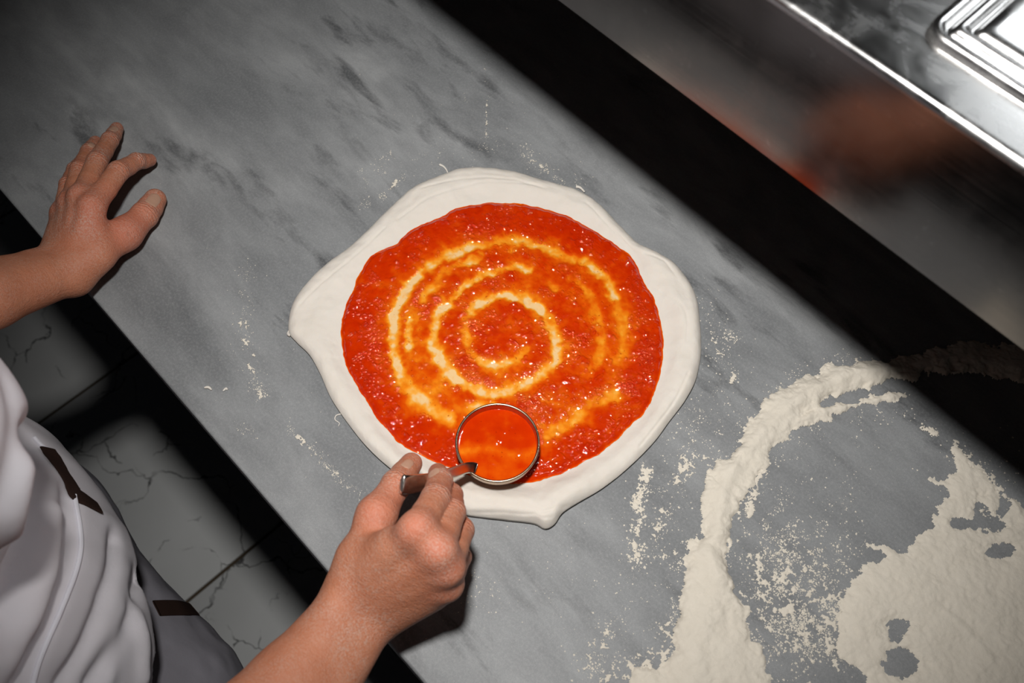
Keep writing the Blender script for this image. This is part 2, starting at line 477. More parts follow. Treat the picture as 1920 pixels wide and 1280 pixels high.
# ------------------------------------------------------------------ the setting
EDGE_Y = P(0, 355)[1]                      # front edge of the worktop
floor = box('floor', (-3.0, -2.2, -0.05), (2.0, 1.6, -0.004), M_GROUT)
floor['kind'] = 'structure'
floor['label'] = 'white dark-veined tiled floor below the marble worktop'
gx = (P(54.4, 806, -MZ)[0] + P(188.5, 707.8, -MZ)[0]) / 2
gx2 = (P(357.5, 1122.5, -MZ)[0] + P(453, 1040, -MZ)[0]) / 2
TS = gx2 - gx; GW = 0.006
tme = None
for i in range(-4, 6):
    for j in range(-3, 3):
        x0 = gx + i * TS; y0 = -0.62 + j * 2 * TS * 0.98
        a = TS / 2 - GW / 2; b = TS * 0.98 - GW / 2
        if tme is None:
            o = box('tile', (-a, -b, -0.006), (a, b, 0.0), M_TILE, None, bevel=0.0012, seg=1)
            tme = o.data
        else:
            o = bpy.data.objects.new('tile', tme); COL.objects.link(o)
            bm = o.modifiers.new('bevel', 'BEVEL'); bm.width = 0.0012; bm.segments = 1
        o.parent = floor
        o.location = (x0 + TS / 2, y0 + TS, 0)
WALL_Y = 1.02
wall = box('wall_back', (-3.0, WALL_Y, -0.05), (2.0, WALL_Y + 0.1, 2.7), M_WALL); wall['kind'] = 'structure'
wall['label'] = 'plain grey wall behind the worktop'

# worktop and its base
top = box('marble_worktop', (-1.7, EDGE_Y, MZ - 0.03), (1.3, WALL_Y - 0.005, MZ), M_MARBLE, None, bevel=0.0022, seg=3)
tag(top, 'grey streaked marble worktop under the pizza and flour', 'worktop')
cab = empty('base_cabinet', (-0.2, 0.5, 0))
tag(cab, 'dark base cabinet carrying the marble worktop', 'cabinet')
box('body', (-1.66, EDGE_Y + 0.06, 0.10), (1.26, WALL_Y - 0.01, MZ - 0.0305), M_CAB, cab)
box('plinth', (-1.6, EDGE_Y + 0.12, 0.0005), (1.2, WALL_Y - 0.03, 0.10), M_CAB, cab)
for i in range(5):
    x0 = -1.65 + i * 0.582
    d = box('door', (x0, EDGE_Y + 0.042, 0.115), (x0 + 0.572, EDGE_Y + 0.06, MZ - 0.045), M_CAB, cab, bevel=0.002, seg=2)

# ------------------------------------------------------------------ raised stainless rail
SHY = np.mean([P(838, 55)[1], P(1240, 380)[1], P(1595, 650)[1], P(1910, 920)[1]])     # where the rail's shadow ends on the marble
zz = np.linspace(0.1, 0.4, 601); lz = LIGHT[2] - MZ
ZB = zz[np.argmin([abs(LIGHT[1] + (P(1040, 0, z)[1] - LIGHT[1]) * lz / (lz - z) - SHY) for z in zz])]
YF = P(1040, 0, ZB)[1]
# top edge: level at which the upper bright edge lies over the same front plane
zz = np.linspace(0.2, 0.5, 301)
ZT = zz[np.argmin([abs(P(1700, 160, z)[1] - YF) for z in zz])]
rail = empty('ingredient_rail', (-0.2, YF + 0.2, MZ))
tag(rail, 'raised stainless steel ingredient rail along the back of the worktop', 'steel rail')
RD = 0.46
def rail_body():
    """front panel, rolled top edge and deck as one bent sheet"""
    r = 0.0045; prof = [(YF + 0.012, ZB), (YF + 0.002, ZB), (YF, ZB + 0.002)]
    for a in np.linspace(0, np.pi / 2, 8): prof.append((YF + r - r * math.cos(a), ZT - r + r * math.sin(a)))
    prof += [(YF + RD, ZT), (YF + RD, ZB), (YF + RD - 0.012, ZB)]
    inner = [(YF + RD - 0.012, ZB + 0.0015), (YF + RD - 0.0015, ZB + 0.0015), (YF + RD - 0.0015, ZT - 0.0015), (YF + 0.006, ZT - 0.0015), (YF + 0.0015, ZT - 0.006), (YF + 0.0015, ZB + 0.0035), (YF + 0.012, ZB + 0.0015)]
    return prof + inner
pr = rail_body(); K = len(pr); X0, X1 = -1.3, 1.0
V = [(x, y, MZ + z) for x in (X0, X1) for y, z in pr]
F = [(k, (k + 1) % K, K + (k + 1) % K, K + k) for k in range(K)] + [tuple(range(K))[::-1], tuple(K + k for k in range(K))]
F = [tuple(reversed(f)) for f in F]
o = mesh_obj('body', V, F, M_STEELTOP, None); under(o, rail)
em = o.modifiers.new('es', 'EDGE_SPLIT'); em.split_angle = math.radians(35)
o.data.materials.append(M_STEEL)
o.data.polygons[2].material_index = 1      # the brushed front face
o = box('underside', (X0 + 0.004, YF + 0.013, MZ + ZB + 0.002), (X1 - 0.004, YF + RD - 0.014, MZ + ZB + 0.004), M_CAB); under(o, rail)
for x in (-1.2, -0.15, 0.9):
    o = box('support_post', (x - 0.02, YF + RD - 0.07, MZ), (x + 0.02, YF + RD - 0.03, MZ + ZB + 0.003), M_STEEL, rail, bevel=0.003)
# pan lid with a double pressed rim, rounded corner
def lid():
    c = P(1728, 60, ZT)                       # left outer corner region
    x0, y0 = P(1738, 30, ZT)[0] + 0.004, P(1850, 150, ZT)[1]
    x1, y1 = x0 + 0.53, y0 + 0.30
    prof = [(0.0, 0.0002), (0.0005, 0.0040), (0.003, 0.0062), (0.0065, 0.0062), (0.009, 0.0042), (0.0105, 0.0020), (0.0125, 0.0020), (0.014, 0.0044),
            (0.0165, 0.0066), (0.0195, 0.0066), (0.022, 0.0044), (0.0235, 0.0022), (0.0255, 0.0022), (0.027, 0.0040), (0.030, 0.0056), (0.036, 0.0050)]
    R = 0.012; V = []; n = 10
    for off, hgt in prof:
        off *= 0.68; hgt *= 0.8; r = max(R - off, 0.003); R_ = r + off
        for cx, cy, a0 in ((x1 - R_, y1 - R_, 0), (x0 + R_, y1 - R_, 90), (x0 + R_, y0 + R_, 180), (x1 - R_, y0 + R_, 270)):
            for k in range(n + 1):
                a = math.radians(a0 + 90 * k / n)
                V.append((cx + r * math.cos(a), cy + r * math.sin(a), MZ + ZT + hgt))
    L = 4 * (n + 1); F = []
    for i in range(len(prof) - 1):
        for k in range(L): F.append((i * L + k, i * L + (k + 1) % L, (i + 1) * L + (k + 1) % L, (i + 1) * L + k))
    F.append(tuple((len(prof) - 1) * L + k for k in range(L)))
    return V, F
V, F = lid()
o = mesh_obj('pan_lid', V, F, M_STEELTOP)
tag(o, 'stainless steel pan lid with pressed double rim on the raised rail', 'pan lid')
# added lamp, out of view: gives the steel rail its bright reflection
lamp = empty('added_wall_lamp', (0.16, WALL_Y, MZ + 0.86)); tag(lamp, 'added white lamp, out of view on the back wall, for the reflection on the rail', 'lamp')
box('housing', (-0.205, WALL_Y - 0.045, MZ + 0.72), (0.62, WALL_Y - 0.0005, MZ + 1.0), M_WHITE, lamp, bevel=0.006)
box('diffuser', (-0.190, WALL_Y - 0.056, MZ + 0.735), (0.605, WALL_Y - 0.0455, MZ + 0.985), M_ADDED_LAMP, lamp)

# ------------------------------------------------------------------ pizza: dough and sauce
DOUGH = [(830, 328), (860, 318), (900, 315), (950, 320), (1000, 332), (1050, 347), (1090, 360), (1125, 385), (1160, 420), (1195, 455), (1235, 475), (1265, 495), (1290, 525), (1305, 560), (1312, 610), (1314, 660), (1305, 710), (1285, 750), (1255, 790), (1225, 830), (1180, 875), (1130, 915), (1080, 945), (1054, 963), (1040, 983), (1022, 992), (1000, 982), (950, 976), (900, 970), (870, 965), (840, 950), (790, 920), (740, 885), (690, 840), (650, 790), (620, 745), (600, 700), (580, 665), (555, 640), (541, 620), (545, 580), (560, 550), (590, 515), (615, 490), (650, 465), (690, 430), (730, 390), (770, 355), (800, 340)]
SAUCE = [(935, 378), (985, 382), (1035, 392), (1080, 410), (1120, 435), (1160, 460), (1190, 485), (1205, 520), (1225, 555), (1238, 595), (1246, 630), (1242, 680), (1232, 720), (1212, 765), (1180, 800), (1130, 845), (1090, 868), (1050, 888), (1000, 902), (965, 905), (930, 902), (880, 890), (835, 872), (808, 862), (790, 853), (760, 838), (735, 815), (710, 785), (690, 755), (668, 720), (650, 685), (642, 650), (638, 610), (645, 580), (660, 545), (675, 510), (700, 475), (740, 455), (770, 430), (810, 412), (850, 392), (890, 382)]
PC = P(938, 640, 0.006)
def polar(pts, z, nth):
    d = spline([P(x, y, z) for x, y in pts], 10, True)[:, :2] - PC[:2]
    th = np.arctan2(d[:, 1], d[:, 0]); r = np.hypot(d[:, 0], d[:, 1]); o = np.argsort(th)
    th, r = th[o], r[o]
    return lambda t: np.interp((t + np.pi) % (2 * np.pi) - np.pi, np.r_[th - 2 * np.pi, th, th + 2 * np.pi], np.r_[r, r, r])
r_out = polar(DOUGH, 0.004, 0); r_sau = polar(SAUCE, 0.0075, 0)
def th_of(px, py):
    d = P(px, py, 0.005)[:2] - PC[:2]; return math.atan2(d[1], d[0])
def angd(a, b): return np.abs((a - b + np.pi) % (2 * np.pi) - np.pi)
creases = [pxline(c, 0.010) for c in (
    [(745, 408), (800, 372), (838, 358), (880, 345), (927, 341), (1010, 347)], [(790, 352), (874, 334), (957, 337), (1020, 352)],
    [(593, 717), (632, 779), (689, 835), (734, 880)], [(1209, 475), (1245, 490), (1262, 512)], [(1223, 532), (1274, 571), (1288, 605), (1286, 640)],
    [(869, 960), (940, 962), (1000, 966), (1046, 954), (1060, 950)], [(560, 570), (600, 530), (660, 480), (720, 425)], [(1290, 700), (1262, 755), (1200, 835)],
    [(985, 985), (1010, 975), (1035, 972)], [(1100, 380), (1150, 430), (1190, 470)])]
def dough_h(x, y):
    q = np.stack([x, y], -1); d = q - PC[:2]
    th = np.arctan2(d[:, 1], d[:, 0]); r = np.hypot(d[:, 0], d[:, 1])
    ro = r_out(th); rs = np.minimum(r_sau(th), ro - 0.008); e = np.maximum(ro - r, 0)
    hr = 0.0095 + 0.0065 * np.exp(-(angd(th, th_of(955, 960)) / 0.42) ** 2) + 0.002 * np.exp(-(angd(th, th_of(1300, 590)) / 0.35) ** 2) - 0.002 * np.exp(-(angd(th, th_of(640, 470)) / 0.5) ** 2)
    hr = hr + 0.0012 * noise(np.stack([np.cos(th), np.sin(th)], -1), 3.1, 5)
    u = (r - rs) / (ro - rs)
    h = 0.0055 + (hr - 0.0055) * sstep(-0.05, 0.55, u)
    wd = 0.0085
    h = h * np.sqrt(np.clip(1 - (1 - np.minimum(e / wd, 1)) ** 2, 0, 1) * 0.8 + 0.2)
    h = h + sstep(-0.1, 0.3, u) * (0.0009 * fbm(q, 38, 3, 11) + 0.00025 * fbm(q, 230, 3, 3))
    for i, c in enumerate(creases):
        dd = dist_poly(q, c[:, :2])
        h = h - 0.0008 * np.exp(-(dd / 0.0009) ** 2) * sstep(0, 0.002, e) + 0.0006 * np.exp(-(dd / 0.007) ** 2) * sstep(0, 0.004, e)
    return np.maximum(h, 0.0006)
NT_, NR_ = 520, 120
th = np.linspace(-np.pi, np.pi, NT_, endpoint=False)
tt = 1 - (1 - np.linspace(0, 1, NR_)) ** 1.35
RR = tt[:, None] * r_out(th)[None]
X = PC[0] + RR * np.cos(th); Y = PC[1] + RR * np.sin(th)
Z = dough_h(X.ravel(), Y.ravel()).reshape(X.shape)
rings = [np.stack([X, Y, MZ + Z], -1).reshape(-1, 3)]
for dr, zf in ((0.0006, 0.30), (0.0025, 0.0)):
    r2 = r_out(th) - dr
    rings.append(np.stack([PC[0] + r2 * np.cos(th), PC[1] + r2 * np.sin(th), MZ + 0.0002 + Z[-1] * zf], -1))
V = np.concatenate(rings); nr = NR_ + 2
I = np.arange(nr * NT_).reshape(nr, NT_)
F = np.stack([I[:-1], I[1:], np.roll(I, -1, 1)[1:], np.roll(I, -1, 1)[:-1]], -1).reshape(-1, 4)
pizza = empty('pizza', (PC[0], PC[1], MZ))
tag(pizza, 'raw stretched pizza dough spread with a spiral of tomato sauce', 'pizza')
dough = under(mesh_obj('dough', V, F, M_DOUGH), pizza)
dough['label'] = 'pale raw dough with thick irregular rim'

# thin swirls left by the ladle: (points, width m, strength)
SW = [
 ([(987, 651), (975, 668), (960, 675), (923, 683), (891, 667), (873, 630), (875, 595), (902, 569)], .0036, .62),
 ([(885, 582), (902, 567), (934, 553), (963, 553), (998, 569), (1027, 593), (1039, 622), (1043, 659), (1035, 682), (1003, 707), (966, 725), (926, 736), (886, 725), (849, 702), (825, 675), (814, 646), (812, 622), (822, 595), (838, 571)], .0048, .95),
 ([(838, 571), (859, 545), (886, 524), (926, 506), (966, 500), (992, 505)], .0036, .68),
 ([(1005, 515), (1019, 524), (1042, 538)], .004, .4),
 ([(1072, 518), (1098, 542), (1117, 579), (1125, 619), (1128, 654), (1114, 680), (1098, 702)], .0042, .45),
 ([(1152, 558), (1138, 526), (1114, 502), (1098, 490)], .0046, .82),
 ([(1070, 486), (1040, 470), (1005, 457), (966, 447), (926, 452), (886, 460), (849, 473), (817, 489), (790, 510)], .0050, .78),
 ([(790, 510), (766, 534), (753, 558), (742, 582), (737, 619), (737, 651), (742, 680), (748, 702)], .0046, .92),
 ([(748, 702), (761, 722), (785, 746), (812, 765), (838, 782)], .0070, .75),
 ([(1152, 558), (1162, 590), (1168, 611), (1175, 648), (1162, 680)], .0055, .50),
 ([(790, 560), (800, 545), (817, 534), (833, 510), (870, 492), (900, 478)], .0045, .62),
 ([(770, 598), (767, 622), (766, 650)], .0036, .85),
 ([(885, 764), (910, 758), (925, 757)], .0050, .72),
 ([(1155, 740), (1135, 746), (1110, 757), (1077, 785), (1052, 800), (1026, 815)], .0062, .62),
 ([(1026, 745), (1045, 750)], .0060, .38), ([(1020, 800), (1012, 815), (1018, 826)], .006, .5),
 ([(765, 690), (790, 720), (830, 750), (870, 775)], .012, .34), ([(755, 560), (775, 610), (770, 680)], .010, .30),
 ([(1150, 700), (1160, 720)], .008, .35)]
SWL = [(pxline(p, 0.008)[:, :2], wd, s) for p, wd, s in SW]
def sauce_T(q, rel):
    T = 0.86 + 0.13 * fbm(q, 60, 3, 21) + 0.10 * fbm(q, 210, 2, 29)
    T = T - 0.16 * sstep(0.95, 0.6, rel)
    qq = q + 0.0016 * np.stack([fbm(q, 150, 3, 31), fbm(q, 150, 3, 37)], -1)
    cut = np.zeros(len(q))
    for ln, wd, s in SWL:
        d = dist_poly(qq, ln)
        mod = 1 + 0.22 * fbm(q, 90, 3, int(wd * 1e5)) 
        cut = np.maximum(cut, s * mod * (0.55 * np.exp(-(d / (0.95 * wd)) ** 3) + 0.45 * np.exp(-(d / (2.0 * wd)) ** 2)))
    return np.clip(T - cut * 0.80, 0.0, 1.1)
NT_, NR_ = 900, 230
th = np.linspace(-np.pi, np.pi, NT_, endpoint=False)
rs = r_sau(th) * (1 + 0.006 * fbm(np.stack([np.cos(th), np.sin(th)], -1), 14, 3, 71))
tt = np.linspace(0, 1, NR_) ** 0.8
RR = tt[:, None] * rs[None]
X = (PC[0] + RR * np.cos(th)).ravel(); Y = (PC[1] + RR * np.sin(th)).ravel()
q = np.stack([X, Y], -1); rel = np.repeat(tt, NT_)
T = sauce_T(q, rel)
edge = sstep(1.0, 0.965, rel)
T = T * (0.55 + 0.45 * sstep(1.0, 0.985, rel))
chunk = (np.maximum(noise(q, 300, 91), 0) ** 2 * 0.0014 + np.maximum(noise(q, 560, 95), 0) ** 2 * 0.0007) * (0.15 + 0.85 * sstep(-0.25, 0.45, fbm(q, 85, 2, 93)))
Zs = dough_h(X, Y) + 0.0003 + edge * (0.0019 * T + chunk * (0.25 + T) + 0.00016 * fbm(q, 160, 2, 97))
V = np.stack([X, Y, MZ + Zs], -1)
I = np.arange(NR_ * NT_).reshape(NR_, NT_)
F = np.stack([I[:-1], I[1:], np.roll(I, -1, 1)[1:], np.roll(I, -1, 1)[:-1]], -1).reshape(-1, 4)
# pulp: small rounded lumps standing out of the sauce, in clusters
rg = np.random.default_rng(11)
a_ = rg.random(9000) * 2 * np.pi; r_ = np.sqrt(rg.random(9000)) * 0.96
cq = np.stack([PC[0] + r_ * r_sau(a_) * np.cos(a_), PC[1] + r_ * r_sau(a_) * np.sin(a_)], -1)
ct = sauce_T(cq, r_)
keep = (fbm(cq, 75, 3, 131) + 0.30 * sstep(0.75, 0.95, r_) > 0.22 + 0.5 * rg.random(9000) - 0.10) & (ct > 0.38)
cq, ct = cq[keep][:3400], ct[keep][:3400]
pr_ = 0.0007 + 0.0013 * rg.random(len(cq)) ** 1.6; ph_ = pr_ * (0.28 + 0.22 * rg.random(len(cq))); el = 0.75 + 0.5 * rg.random(len(cq)); ro = rg.random(len(cq)) * np.pi
cz = dough_h(cq[:, 0], cq[:, 1]) + 0.0003 + 0.0019 * ct
K8 = 9; rho = np.array([0.0] + [0.4] * K8 + [0.75] * K8 + [1.0] * K8); tha = np.r_[0.0, np.tile(np.arange(K8) * 2 * np.pi / K8, 3)]
lx = rho * np.cos(tha); ly = rho * np.sin(tha); lz = 1 - rho ** 2
dx = lx[None] * (pr_ * el)[:, None]; dy = ly[None] * (pr_ / el)[:, None]
DV = np.stack([cq[:, :1] + dx * np.cos(ro)[:, None] - dy * np.sin(ro)[:, None], cq[:, 1:] + dx * np.sin(ro)[:, None] + dy * np.cos(ro)[:, None], MZ + cz[:, None] + lz[None] * ph_[:, None] - 0.00005], -1).reshape(-1, 3)
i8 = np.arange(K8); j8 = (i8 + 1) % K8
tri = [np.stack([np.zeros(K8, int), 1 + i8, 1 + j8], 1)]
for rg_ in range(2):
    b0 = 1 + rg_ * K8; b1 = b0 + K8
    tri += [np.stack([b0 + i8, b1 + i8, b1 + j8], 1), np.stack([b0 + i8, b1 + j8, b0 + j8], 1)]
tri = np.concatenate(tri); DF = (np.arange(len(cq))[:, None, None] * len(rho) + tri[None]).reshape(-1, 3)
nT = len(T); TF = np.concatenate([F[:, [0, 1, 2]], F[:, [0, 2, 3]]])
sauce = under(mesh_obj('tomato_sauce', np.concatenate([V, DV]), np.concatenate([TF, DF + nT]), M_SAUCE, None, True,
              {'thick': np.concatenate([np.clip(T, 0, 1), np.repeat(np.clip(ct, 0, 1), len(rho))]), 'bumpy': np.concatenate([np.ones(nT), np.full(len(DV), 0.15)])}), pizza)
sauce['label'] = 'glossy red tomato sauce with thin orange swirls'
for pts, r in (([(824, 308), (832, 312), (838, 320), (841, 330)], .0011), ([(640, 775), (630, 778), (628, 786), (636, 792), (634, 798)], .0006), ([(1080, 350), (1088, 352), (1096, 360)], .0015), ([(545, 628), (541, 626), (545, 618)], .002)):
    L = pxline(pts, 0.0014, 4); L[:, 2] = MZ + r + 0.0001
    v, f = tube(L, np.linspace(r, r * 0.5, len(L)), 6)
    under(mesh_obj('dough_strand', v, f, M_DOUGH), pizza)

# ------------------------------------------------------------------ ladle
RC = P(933, 829, 0.034); RRD = 75 / FPX * (CAM[2] - MZ - 0.034) / 0.9
def lathe(name, prof, c, n, mat):
    V = [(c[0] + r * math.cos(2 * math.pi * k / n), c[1] + r * math.sin(2 * math.pi * k / n), c[2] + z) for r, z in prof for k in range(n)]
    F = [(i * n + k, i * n + (k + 1) % n, (i + 1) * n + (k + 1) % n, (i + 1) * n + k) for i in range(len(prof) - 1) for k in range(n)]
    F += [tuple(reversed(range(n))), tuple((len(prof) - 1) * n + k for k in range(n))]
    return mesh_obj(name, V, F, mat)
ladle = empty('ladle', (RC[0], RC[1], MZ + 0.009)); tag(ladle, 'small steel ladle held over the pizza by the right hand', 'ladle')
D_ = 0.0245; outp = []; inp = []
for a in np.linspace(0.10, 1, 14):
    ang = a * math.pi / 2; outp.append((RRD * math.sin(ang) ** 0.62, -D_ * math.cos(ang) ** 0.9 if a < 1 else 0))
for r, z in reversed(outp): inp.append((max(r - 0.0014, 0.002), z + 0.0011 * (1 if z < -0.003 else 0.0)))
prof = outp + [(RRD + 0.0006, 0.0004), (RRD + 0.0003, 0.0013), (RRD - 0.0006, 0.0015), (RRD - 0.0013, 0.0008)] + inp
under(lathe('bowl', prof, RC, 72, M_LADLE), ladle)
HL = spline([RC + 0.95 * (P(889, 880, 0.034) - RC), P(884, 876, 0.0365), P(870, 878, 0.042), P(846, 888, 0.054), P(812, 900, 0.071), P(780, 906, 0.087), P(766, 908, 0.093), P(757, 908, 0.0955), P(753, 907, 0.0945)], 6)
s_ = np.linspace(0, 1, len(HL)); tn = np.gradient(HL, axis=0)
nv = np.cross(tn, np.cross(CAM - HL + np.array([0.25, 0.1, 0.0]), tn))
v, f = sweep(HL, nv, 0.0080 + 0.0045 * sstep(0.2, 0.75, s_) - 0.004 * sstep(0.93, 1.0, s_), 0.0022 + 0.0008 * sstep(0.8, 0.95, s_))
under(mesh_obj('handle', v, f, M_HANDLE), ladle)['label'] = 'flat steel handle with hooked end'
# sauce in the ladle
n = 72; rr = np.linspace(0, 1, 40)
tq = np.linspace(0, 2 * np.pi, n, endpoint=False)
SR = RRD * 0.955
Xs = (RC[0] + SR * rr[:, None] * np.cos(tq)).ravel(); Ys = (RC[1] + SR * rr[:, None] * np.sin(tq)).ravel(); rl = np.repeat(rr, n)
qs = np.stack([Xs, Ys], -1)
zs = RC[2] - 0.0048 + 0.0016 * rl ** 8 - 0.0016 * rl ** 2 + 0.0004 * noise(qs, 60, 3) + 0.0005 * np.maximum(noise(qs, 260, 8), 0) ** 2
blob = P(930, 825, 0.03)[:2]; zs += 0.0012 * np.exp(-(np.linalg.norm(qs - blob, axis=1) / 0.0035) ** 2)
band = 0.30 * np.exp(-((dist_poly(qs, pxline([(868, 845), (920, 838), (960, 850), (1000, 845)], 0.03)[:, :2])) / 0.005) ** 2)
tk = np.clip(0.80 - 0.16 * sstep(0.0, -0.02, (qs - RC[:2]) @ np.array([-0.7, 0.7])) - band + 0.10 * fbm(qs, 130, 3, 5), 0.34, 0.9)
I = np.arange(40 * n).reshape(40, n)
F = np.stack([I[:-1], I[1:], np.roll(I, -1, 1)[1:], np.roll(I, -1, 1)[:-1]], -1).reshape(-1, 4)
ls = mesh_obj('ladle_sauce', np.stack([Xs, Ys, zs], -1), F, M_SAUCE, None, True, {'thick': tk, 'bumpy': np.full(len(tk), 0.12)})
tag(ls, 'pool of orange-red tomato sauce filling the ladle bowl', 'sauce')

# ------------------------------------------------------------------ flour
RIDGE = [(1120, 1400), (1150, 1310), (1165, 1280), (1190, 1250), (1240, 1255), (1255, 1180), (1275, 1090), (1300, 1010), (1312, 990), (1310, 930), (1330, 890), (1345, 865), (1370, 850), (1385, 820), (1405, 790), (1430, 760), (1470, 725), (1510, 705), (1560, 685), (1610, 678), (1660, 668), (1730, 655), (1820, 640), (1960, 660), (2000, 720), (1900, 715), (1800, 700), (1730, 705), (1680, 715), (1640, 722), (1600, 733), (1560, 748), (1525, 768), (1500, 790), (1465, 830), (1440, 865), (1420, 900), (1395, 935), (1380, 970), (1370, 1030), (1365, 1060), (1380, 1100), (1400, 1140), (1415, 1190), (1440, 1250), (1455, 1290), (1470, 1400)]
THIN = [(1478, 800), (1500, 776), (1540, 763), (1600, 752), (1650, 740), (1700, 733), (1760, 735), (1700, 747), (1650, 757), (1600, 768), (1545, 783), (1505, 798)]
PATCH = [(1560, 1400), (1565, 1240), (1575, 1150), (1600, 1070), (1625, 1050), (1655, 1050), (1660, 1038), (1615, 1022), (1650, 1019), (1690, 1035), (1720, 995), (1755, 985), (1758, 950), (1770, 922), (1735, 910), (1745, 895), (1775, 890), (1790, 860), (1780, 840), (1795, 822), (1812, 860), (1850, 880), (1870, 900), (1900, 930), (1940, 965), (2050, 1050), (2060, 1400)]
def flour_patch(name, polys, holes, hmax, wid, res, seed, crest=None, edge_n=0.0035):
    W = [pxline(p, 0.001, 4, True)[:, :2] for p in polys]
    allp = np.concatenate(W); lo = allp.min(0) - 0.006; hi = allp.max(0) + 0.006
    nx, ny = (np.ceil((hi - lo) / res)).astype(int) + 1
    gx_, gy_ = np.meshgrid(lo[0] + res * np.arange(nx), lo[1] + res * np.arange(ny), indexing='ij')
    q = np.stack([gx_.ravel(), gy_.ravel()], -1)
    sd = np.full(len(q), 1e3)
    for w_ in W: sd = np.minimum(sd, poly_sd(q, w_))
    for (hx, hy), (ra, rb) in holes:
        c = P(hx, hy)[:2]; dd = (q - c); 
        ex = P(hx + 1, hy)[:2] - c; ey = P(hx, hy + 1)[:2] - c
        uv = np.linalg.solve(np.stack([ex, ey], 1), dd.T).T / np.array([ra, rb])
        sd = np.maximum(sd, (1 - np.linalg.norm(uv, axis=1)) * min(ra, rb) * 0.00036)
    sd = sd + edge_n * fbm(q, 80, 5, seed, 0.62)
    d = np.maximum(-sd, 0)
    h = hmax * (1 - np.exp(-d / wid))
    h = h * (1 + 0.28 * fbm(q, 50, 3, seed + 3)) + 0.0003 * fbm(q, 260, 4, seed + 5, 0.6) * sstep(0, 0.004, d)
    if crest is not None:
        for ln, a, wd in crest:
            dl = dist_poly(q, pxline(ln, 0.002)[:, :2] ); h = h + a * np.exp(-(dl / wd) ** 2) * sstep(0, 0.003, d)
    z = MZ + np.maximum(h, 0.00025)
    keep = sd < 0
    I = np.arange(nx * ny).reshape(nx, ny)
    F = np.stack([I[:-1, :-1], I[1:, :-1], I[1:, 1:], I[:-1, 1:]], -1).reshape(-1, 4)
    F = F[keep[F].all(1)]
    used = np.zeros(len(q), bool); used[F.ravel()] = True
    mp = np.cumsum(used) - 1
    return mesh_obj(name, np.stack([q[:, 0], q[:, 1], z], -1)[used], mp[F], M_FLOUR)
o = flour_patch('flour_ridge', [RIDGE, THIN], [((1470, 830), (1, 1))], 0.0050, 0.005, 0.0008, 5,
                [([(1345, 1000), (1360, 900), (1420, 820), (1500, 750), (1580, 705), (1660, 695)], 0.0025, 0.006), ([(1330, 1040), (1345, 1080)], 0.003, 0.006), ([(1350, 1095), (1320, 1180), (1300, 1270)], 0.002, 0.012)])
tag(o, 'long curved ridge of cream flour sweeping across the marble beside the pizza', 'flour', kind='stuff')
o = flour_patch('flour_patch', [PATCH], [((1685, 1182), (17, 14)), ((1693, 1242), (26, 20)), ((1530, 1268), (75, 30)), ((1815, 980), (16, 10)), ((1885, 1030), (22, 12)), ((1860, 985), (14, 8)), ((1840, 955), (8, 14)), ((1880, 945), (12, 16))], 0.0026, 0.005, 0.0008, 17, [([(1745, 1130), (1800, 1170), (1860, 1240)], 0.0006, 0.003)])
tag(o, 'broad flat heap of cream flour in the corner right of the ridge', 'flour', kind='stuff')
# thin smears left on the marble: irregular islands of flour
SM = [([(1490, 1060), (1470, 1130), (1500, 1190)], 0.030, 0.50), ([(1560, 1130), (1560, 1210)], 0.018, 0.60), ([(1415, 1040), (1440, 1120), (1460, 1200)], 0.010, 0.62), ([(1212, 880), (1200, 920), (1190, 950)], 0.0045, 0.80), ([(1200, 960), (1192, 1010), (1195, 1055)], 0.005, 0.56),
      ([(1248, 960), (1235, 1010), (1250, 1050)], 0.010, 0.50), ([(1300, 840), (1275, 900)], 0.010, 0.50), ([(1405, 965), (1420, 905), (1432, 875)], 0.0035, 0.80), ([(1385, 900), (1380, 970)], 0.008, 0.5), ([(1150, 1260), (1230, 1235), (1260, 1190)], 0.012, 0.58), ([(1095, 1250), (1125, 1215), (1140, 1190)], 0.008, 0.52),
      ([(1730, 803), (1752, 812)], 0.0025, 0.95), ([(1790, 850), (1840, 885), (1880, 920)], 0.009, 0.56), ([(1860, 960), (1915, 1010)], 0.012, 0.58), ([(474, 690), (482, 730), (492, 743)], 0.0022, 0.60), ([(1470, 1150), (1480, 1140)], 0.005, 0.85), ([(688, 384), (715, 370), (745, 340)], 0.0022, 0.56), ([(1380, 632), (1382, 638)], 0.0025, 0.8), ([(1370, 718), (1378, 706)], 0.002, 0.8),
      ([(1345, 640), (1350, 700)], 0.008, 0.46), ([(540, 800), (590, 850), (640, 900)], 0.003, 0.50), ([(912, 190), (912, 255)], 0.0012, 0.6), ([(1000, 300), (1050, 340)], 0.004, 0.46), ([(455, 600), (475, 690)], 0.007, 0.42)]
